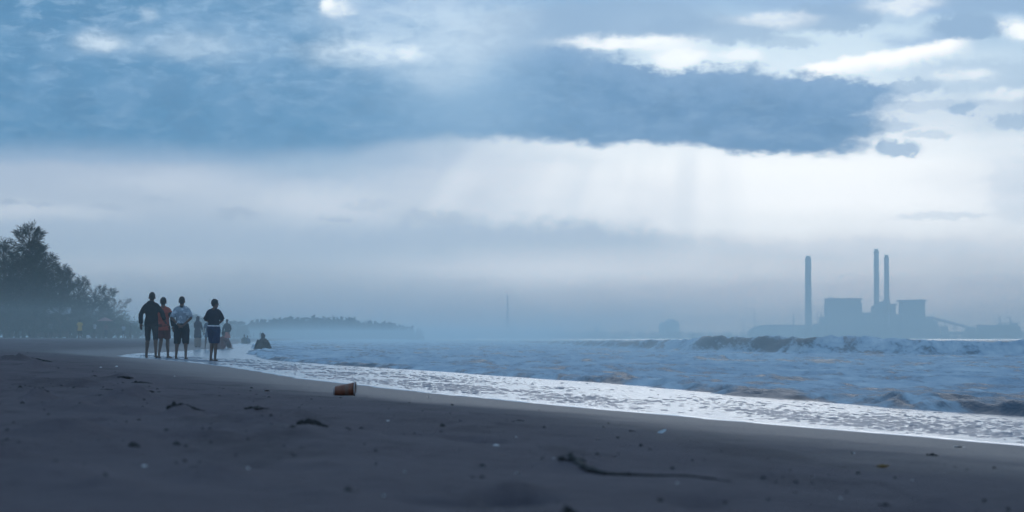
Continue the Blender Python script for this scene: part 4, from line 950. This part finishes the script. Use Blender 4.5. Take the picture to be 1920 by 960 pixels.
link('wall', mesh('wall', v + [(a, 38, b) for a, _, b in v], [(i, m_ + i, m_ + i + 1, i + 1) for i in range(n)] + [(2 * m_ + i, 2 * m_ + i + 1, 3 * m_ + i + 1, 3 * m_ + i) for i in range(n)] + [(0, 2 * m_, 3 * m_, m_), (n, m_ + n, 3 * m_ + n, 2 * m_ + n)]), SHED, t)
# sloping conveyor
t = tag(empty('conveyor', (wx(1746), DP - 20, 0)), 'sloping coal conveyor running down to the jetty', 'conveyor')
a, b = Vector((0, 0, wz(596.5))), Vector(((1822 - 1746) * U, 0, wz(616.5)))
link('gallery', mesh('gallery', *loft([a, b], [(2.3, 3.0), (2.3, 3.0)], 4)), STEEL, t)
for q in (.3, .55, .8):
    p_ = a.lerp(b, q); link('trestle', mesh('trestle', *merge([loft([(p_.x - 5, 0, 0), (p_.x - .5, 0, p_.z - 1)], [.9, .7], 4), loft([(p_.x + 5, 0, 0), (p_.x + .5, 0, p_.z - 1)], [.9, .7], 4)])), DARK, t)
bld('transfer_tower', 'small transfer tower under the sloping conveyor', [('wall', 1764, 1776, 613, 634, 20), ('roof', 1763.5, 1776.5, 612, 613, 22)], dy=-30)
bld('transfer_tower', 'low transfer house where the conveyor meets the jetty', [('wall', 1811, 1829, 615, 634, 24), ('roof', 1815, 1826, 613, 615, 20)], dy=-30)
bld('jetty', 'long low coal jetty reaching to the frame edge', [('deck', 1776, 1990, 622, 627, 30)] + [('pile', p_, p_ + 1.6, 627, 634, 20) for p_ in range(1780, 1990, 12)], CONC, 'jetty', -60)
t = bld('coal_ship', 'coal ship lying at the jetty', [('hull', 1834, 1910, 612, 634, 32, DARK), ('hatch_cover', 1842, 1856, 610, 612, 24), ('hatch_cover', 1860, 1874, 610, 612, 24), ('hatch_cover', 1878, 1890, 610, 612, 24), ('bridge_house', 1893, 1905, 606.5, 612, 26), ('bow_deck', 1833, 1840, 609, 612, 28)], STEEL, 'ship', -120)
def boomcrane(px, top, tip, label):
    t = tag(empty('unloader_crane', (wx(px), DP - 100, 0)), label, 'crane', 'unloader cranes over the coal ship')
    link('mast', mesh('mast', *loft([(0, 0, wz(612)), (0, 0, wz(top))], [1.5, .9], 6)), DARK, t)
    link('boom', mesh('boom', *loft([(0, 0, wz(top + 2)), ((tip[0] - px) * U, 0, wz(tip[1]))], [1.0, .7], 6)), DARK, t)
    link('brace', mesh('brace', *loft([((px + 4 - px) * U, 0, wz(612)), (0, 0, wz(top + 1))], [.9, .7], 6)), DARK, t)
    link('portal', mesh('portal', *merge([box(-6, -4.5, -6, 6, wz(622), wz(611)), box(4.5, 6, -6, 6, wz(622), wz(611)), box(-6.5, 6.5, -6, 6, wz(610.8), wz(609))])), DARK, t)
boomcrane(1857.5, 593.5, (1847, 606), 'unloader crane with its boom lowered, nearer the conveyor')
boomcrane(1876.5, 594, (1868, 596), 'unloader crane with a level boom, farther along the jetty')
bld('gantry', 'long level gantry above the stern of the coal ship', [('beam', 1872, 1909, 605.5, 607, 12), ('leg', 1900, 1902, 607, 622, 10), ('leg', 1884, 1885.5, 607, 622, 10)], DARK, 'gantry', -80)
def mast(px, top, w, label, dy=0, thick=False):
    h = wz(top); t = tag(empty('lattice_mast', ((px - 960) / FPX * (DP + dy), DP + dy, 0)), label, 'mast', 'far masts'); W_ = w * U / 2
    for sx in (-1, 1):
        for sy in (-1, 1): link('leg', mesh('leg', *loft([(sx * W_, sy * W_, 0), (sx * W_ * .3, sy * W_ * .3, h)], [.5 + .2 * w, .3 + .1 * w], 4)), DARK, t)
    br = []
    n = max(5, int(h / 9))
    for i in range(n):
        q0, q1 = i / n, (i + 1) / n; r0, r1 = W_ * (1 - .7 * q0), W_ * (1 - .7 * q1)
        for sy in (-1, 1): br.append(loft([(-r0, sy * r0, h * q0), (r1, sy * r1, h * q1)], [.3, .3], 3)); br.append(loft([(r0, sy * r0, h * q0), (-r1, sy * r1, h * q1)], [.3, .3], 3))
    link('bracing', mesh('bracing', *merge(br)), DARK, t)
mast(951.5, 553, 3.2, 'tall lattice mast standing alone over the middle of the far coast')
mast(1019, 596, 1.6, 'short faint mast next to the tall lone mast', 500)
mast(1394, 592, 1.4, 'faint thin mast by the landward end of the coal shed', 400)
mast(1414.5, 578, 1.9, 'thin mast rising by the end of the coal shed')
mast(1533, 580, 1.5, 'faint mast between the lone chimney and the big boiler house', 400)
t = tag(empty('vent_stack', (wx(1487.5), DP, 0)), 'short stack rising behind the coal shed', 'stack')
link('shaft', mesh('shaft', *cyl(0, 0, 0, wz(589), 2.6, 1.4, 12)), CONC, t); link('top_band', mesh('top_band', *cyl(0, 0, wz(590.5), wz(588.2), 1.9, 1.9, 12, 1)), DARK, t)
# silo block and little tower on the far coast
D2 = 6600.0; k_ = D2 / FPX
t = tag(empty('grain_silo', ((1254 - 960) * k_, D2, 0)), 'pale rounded silo block, a faint shape on the far coast', 'silo')
for i, (px, top, w) in enumerate(((1243, 603, 16), (1257, 598, 20), (1268, 601, 12))):
    r_ = w * k_ / 2; h = (HOR - top) * k_; link('silo_drum', mesh('silo_drum', *loft([((px - 1254) * k_, 0, 0), ((px - 1254) * k_, 0, h * .9), ((px - 1254) * k_, 0, h * .97), ((px - 1254) * k_, 0, h)], [r_, r_, r_ * .8, r_ * .4], 20)), SHED, t)
t = tag(empty('water_tower', (wx(1122), DP + 100, 0)), 'small stubby tower above the far tree line', 'tower')
link('shaft', mesh('shaft', *cyl(0, 0, 0, wz(618), 4, 4, 12)), CONC, t); link('tank', mesh('tank', *cyl(0, 0, wz(618), wz(612.5), 7, 5, 12, 2)), CONC, t)

# ------------------------------------------------------------------ litter and weed on the sand
def put(o, px, py, dz_=0.0, rz=0.0):
    x, y, z = hit(px, py); o.location = (x, y, float(sand_z(np.array([x]), np.array([y]))[0]) + dz_); o.rotation_euler[2] = rz; return y
# plastic cup lying on its side
k = M('brown printed cup'); p = k.coord(); a_, b_, c_ = split(p)
n1 = noise(p, 26.0, 3, .55, .5); n2 = noise(p, 60.0, 3, .6)
cc = mix((n2 - .3) * 2, (0.14, 0.045, 0.024, 1), (0.26, 0.095, 0.050, 1))
pr = ((a_ - 0.062) * (1 / .022)); pr2 = (c_ - 0.040) * (1 / .02)
cc = mix((((pr * pr + pr2 * pr2) * -1.0).exp() * 1.2 + (n1 - .5) * .9).step(.45, .6), cc, (0.045, 0.075, 0.035, 1))
cc = mix(((a_ - .012).m('ABSOLUTE') - .008 + (n1 - .5) * .01).step(.004, -.002) * .7, cc, (0.18, 0.11, 0.08, 1))
k.set('Base Color', cc).set('Roughness', .35); k.bump(n1, .3, .004)
CUP = k.m; RIM = simple('milky plastic', (0.36, 0.31, 0.30), .4, .1, 30)
t = tag(empty('plastic_cup'), 'brown printed plastic cup lying on its side on the dark sand', 'cup')
y_ = put(t, 647, 741.5, 0.0, R(-4)); cs = (41 / FPX * y_) / .105
t.scale = (cs,) * 3
def lathe(prof, seg=32, ax=(0, 0, 0)):
    v, f = [], []
    for x, r_ in prof:
        for i in range(seg):
            a = 2 * math.pi * i / seg; v.append((x, r_ * math.cos(a), r_ * math.sin(a)))
    for j in range(len(prof) - 1):
        for i in range(seg): q, s_ = j * seg + i, j * seg + (i + 1) % seg; f.append((q, s_, s_ + seg, q + seg))
    return v, f
tl = math.atan((.033 - .0225) / .1)
def lay(vf): return [(x - .052, y, z + .0232 + (x) * .105) for x, y, z in vf[0]], vf[1]
link('cup_wall', mesh('cup_wall', *lay(lathe([(0.0, .0215), (.004, .0230), (.03, .0255), (.06, .0285), (.10, .0325), (.10, .0315), (.06, .0275), (.03, .0245), (.004, .0215)])), True), CUP, t)
link('rim', mesh('rim', *lay(lathe([(.098, .0327), (.0985, .0352), (.1015, .0358), (.1045, .0350), (.105, .0330), (.1035, .0315), (.098, .0316)])), True), RIM, t)
link('base', mesh('base', *lay(lathe([(-.002, .0195), (-.002, .0212), (.002, .0232), (.006, .0236), (.006, .021), (.002, .0205), (.002, .0001), (.001, .0001), (.001, .0195)])), True), RIM, t)

WEED = simple('rotting dark weed', (0.026, 0.026, 0.026), .85, .4, 60)
def weed(seed, strands=9, long=False):
    rg = random.Random(seed); P = []
    for i in range(strands):
        p = Vector((rg.gauss(0, .26), rg.gauss(0, .3), rg.uniform(.0, .1))); pts = [p]; d = Vector((rg.uniform(-1, 1), rg.uniform(-.7, .7), rg.uniform(-.1, .2)))
        for j in range(6):
            d = (d + Vector((rg.uniform(-.5, .5), rg.uniform(-.5, .5), rg.uniform(-.5, .12)))).normalized(); q = pts[-1] + d * rg.uniform(.06, .14); q.z = max(.0, q.z); pts.append(q)
        r_ = rg.uniform(.012, .035); P.append(loft(pts, [(r_, r_ * .5)] * 6 + [(r_ * .3, r_ * .2)], 5))
    for i in range(15):
        gx_ = max(-.5, min(.5, rg.gauss(0, .27))); P.append(ell((gx_, rg.gauss(0, .2), .02), (rg.uniform(.08, .2), rg.uniform(.08, .18), rg.uniform(.08, .30) * (1.1 - 1.6 * abs(gx_))), None, 8, 6))
    me_ = remesh('weed', P, .026, 1, .02, seed); return me_
WM = [weed(s_) for s_ in (1, 2, 3)]
WEEDS = ((578, 804, 66, .30, 'dark weed clump with a ragged top, straight below the cup'), (340, 784, 62, .22, 'dark ragged weed clump below the standing walkers'), (372, 779, 26, .2, 'small weed tuft touching the larger ragged clump'), (622, 812, 10, .5, 'tiny weed bit beside the ragged clump below the cup'),
         (75, 748, 40, .2, 'low dark weed heap near the frame edge'), (250, 746, 74, .14, 'wide flat weed heap on the upper sand'), (60, 675, 44, .16, 'weed strip on the berm at the frame edge'), (88, 679, 26, .2, 'short weed strip on the berm, end of the row'), (180, 709, 20, .2, 'small dark weed scrap up the beach'),
         (232, 713, 34, .14, 'thin dark weed line up the beach'), (265, 717, 46, .12, 'thin weed line trailing seaward up the beach'), (190, 747, 26, .16, 'weed scrap between the flat heap and the low heap'), (370, 876, 60, .14, 'dark blurred weed patch near the bottom of the frame'), (888, 893, 16, .6, 'small dark lump, the one closer to the cup of a pair'), (905, 893, 18, .6, 'small dark lump, the seaward one of a pair'),
         (757, 815, 9, .5, 'tiny dark lump in the row below the cup, first'), (779, 816, 10, .5, 'tiny dark lump in the row below the cup, second'), (795, 813, 8, .5, 'tiny dark lump in the row below the cup, third'), (972, 790, 26, .2, 'small weed sprig in the middle of the sand'), (1185, 809, 24, .2, 'weed sprig beside the white feather scrap'),
         (1748, 856, 28, .3, 'star-shaped weed sprig near the yellow leaf'), (1625, 908, 50, .1, 'dark weed strip below the yellow leaf'), (1068, 955, 44, .5, 'dark blurred lump at the bottom edge of the frame'), (1660, 952, 34, .3, 'dark lump at the bottom edge below the yellow leaf'), (200, 732, 40, .1, 'faint weed strip between upper weed lines'), (480, 776, 50, .1, 'low weed strip between the walkers and the cup'), (1790, 873, 12, .4, 'tiny weed bit seaward of the yellow leaf'))
for i, (px, py, w, asp, lab) in enumerate(WEEDS):
    o = link('seaweed_clump', WM[i % 3], WEED); D = put(o, px, py, -.004, i * 2.1); s_ = w / FPX * D / 1.05
    o.scale = (s_, s_ * .9, s_ * min(1.6, asp * 3.2)); tag(o, lab, 'seaweed', 'weed clumps on the sand')
# long weed-grown branch
p0 = [(1054, 873), (1066, 869), (1080, 874), (1100, 880), (1140, 886), (1180, 889), (1230, 893), (1290, 897), (1340, 903), (1372, 907)]
pts = []; base_ = None
for i, (px, py) in enumerate(p0):
    x, y, z = hit(px, py); z = float(sand_z(np.array([x]), np.array([y]))[0])
    if base_ is None: base_ = Vector((x, y, z))
    pts.append(Vector((x, y, z)) - base_ + Vector((0, 0, .0015)))
rr = [.006, .010, .0085, .007, .0055, .0045, .004, .0035, .0025, .0015]
P = [loft(pts, [(r_ * 1.6, r_) for r_ in rr], 10)]
rg = random.Random(8)
for i in range(26):
    q = rg.uniform(0, 8.5); j = int(q); c_ = pts[j].lerp(pts[j + 1], q - j); r_ = rr[j]
    P.append(ell(c_ + Vector((rg.uniform(-.01, .01), rg.uniform(-.02, .02), r_ * .3)), (r_ * rg.uniform(.8, 1.6), r_ * 1.5, r_ * rg.uniform(.5, 1.25)), None, 8, 6))
o = link('driftwood_branch', remesh('driftwood_branch', P, .0035, 1), WEED); o.location = base_; tag(o, 'long dark weed-grown branch lying across the foreground sand', 'driftwood')
# pale scraps and shells
SHELL = simple('bleached shell', (0.55, 0.55, 0.54), .5, .15, 60); PLAS = simple('pale torn plastic', (0.50, 0.55, 0.58), .4, .15, 40); YEL = simple('yellow dead leaf', (0.46, 0.30, 0.06), .6, .25, 50)
def shellmesh(seed):
    rg = random.Random(seed); v, f = [], []; nu, nv = 14, 6
    for s_ in (1.0, .9):
        for j in range(nv + 1):
            for i in range(nu + 1):
                a = math.pi * (i / nu); t_ = j / nv; rr_ = t_ * (1 + .06 * math.cos(i * 3.14))
                v.append((math.cos(a) * rr_ * .5, math.sin(a) * rr_ * .42 - .15, s_ * (.22 * (1 - t_ ** 2)) + rg.uniform(-.006, .006)))
    m_ = (nv + 1) * (nu + 1)
    for j in range(nv):
        for i in range(nu):
            q = j * (nu + 1) + i; f.append((q, q + 1, q + nu + 2, q + nu + 1)); f.append((m_ + q, m_ + q + nu + 1, m_ + q + nu + 2, m_ + q + 1))
    return mesh('shell', v, f, True)
def scrapmesh(seed, curl=.25):
    rg = random.Random(seed); n, m_ = 9, 5; v = []; f = []
    for s_ in (0, 1):
        for i in range(n):
            for j in range(m_):
                x = i / (n - 1) - .5; w = .34 * (1 - (2 * x) ** 2 * .75) * rg.uniform(.8, 1.1); y = (j / (m_ - 1) - .5) * 2 * w
                v.append((x, y * .6, .05 + curl * (y * y * 2.0 + .5 * x * x) + .10 * math.sin(5 * x + seed) * abs(y) + .03 * rg.random() * (1 - s_) - .02 * s_))
    k2 = n * m_
    for i in range(n - 1):
        for j in range(m_ - 1):
            q = i * m_ + j; f.append((q, q + m_, q + m_ + 1, q + 1)); f.append((k2 + q, k2 + q + 1, k2 + q + m_ + 1, k2 + q + m_))
    return mesh('scrap', v, f, True)
SM = [shellmesh(1), shellmesh(2)]; CM = [scrapmesh(3), scrapmesh(4, .5), scrapmesh(5, .9)]
LIT = (('plastic_scrap', 1, PLAS, 1240, 811, 22, 'bluish white torn plastic scrap tilted up on the seaward sand'), ('plastic_scrap', 0, PLAS, 1797, 839, 22, 'flat bluish plastic scrap right by the water edge'), ('dead_leaf', 2, YEL, 1653, 874, 26, 'curled yellow dead leaf on the dark sand'),
       ('shell', 0, SHELL, 1598, 850, 12, 'small white shell between the yellow leaf and the water'), ('shell', 1, SHELL, 500, 734, 14, 'white shell half way between the walkers and the cup'), ('shell', 0, SHELL, 219, 687, 8, 'tiny white shell up the beach before the walkers'), ('shell', 1, SHELL, 190, 690, 6, 'tiny pale shell up the beach, landward of a whiter one'),
       ('shell', 0, SHELL, 1522, 895, 9, 'small pale shell below the yellow leaf'), ('shell', 1, SHELL, 1709, 898, 8, 'small pale shell seaward below the yellow leaf'), ('plastic_scrap', 0, PLAS, 1316, 941, 26, 'pale flat scrap near the bottom edge below the branch'), ('shell', 0, SHELL, 1269, 905, 10, 'pale shell just below the long branch'), ('shell', 1, SHELL, 1120, 828, 6, 'tiny white shell above the long branch'),
       ('shell', 0, SHELL, 1038, 852, 7, 'tiny white shell at the landward end of the long branch'), ('shell', 1, SHELL, 930, 836, 13, 'flat pale shell in the middle of the sand'), ('shell', 0, SHELL, 968, 822, 9, 'small pale shell beside the flat pale one'), ('plastic_scrap', 1, PLAS, 760, 885, 14, 'pale scrap in the blurred lower sand'), ('plastic_scrap', 2, PLAS, 720, 920, 18, 'blurred pale scrap low in the frame'),
       ('shell', 1, SHELL, 728, 791, 8, 'tiny pale shell below and seaward of the cup'), ('shell', 0, SHELL, 804, 745, 6, 'tiny pale shell seaward of the cup close to the wash'), ('shell', 1, SHELL, 970, 886, 12, 'pale shell seaward of the pair of dark lumps'), ('shell', 0, SHELL, 330, 824, 9, 'pale shell in the blurred sand below the ragged clump'), ('shell', 1, SHELL, 1575, 937, 9, 'pale shell near the bottom edge, seaward side'), ('shell', 0, SHELL, 1490, 928, 10, 'pale shell near the bottom edge below a smaller one'),
       ('shell', 1, SHELL, 328, 706, 6, 'tiny pale shell near the walkers feet on dry sand'), ('shell', 0, SHELL, 272, 872, 12, 'blurred pale shell low in the landward sand'), ('shell', 0, SHELL, 466, 886, 12, 'blurred pale shell low in the sand, left of the pale scraps'))
for i, (nm, mi, mt, px, py, w, lab) in enumerate(LIT):
    src = SM[mi] if nm == 'shell' else CM[mi]
    me_ = src.copy(); me_.materials.clear()
    o = link(nm, me_, mt); D = put(o, px, py, .0, i * 1.7 if nm == 'shell' else .1 * i); s_ = w / FPX * D; o.scale = (s_,) * 3
    if lab.startswith('bluish white'): o.rotation_euler = (R(35), R(-28), .1)
    tag(o, lab, 'shell' if nm == 'shell' else ('leaf' if nm == 'dead_leaf' else 'litter'), 'shells on the sand' if nm == 'shell' else None)
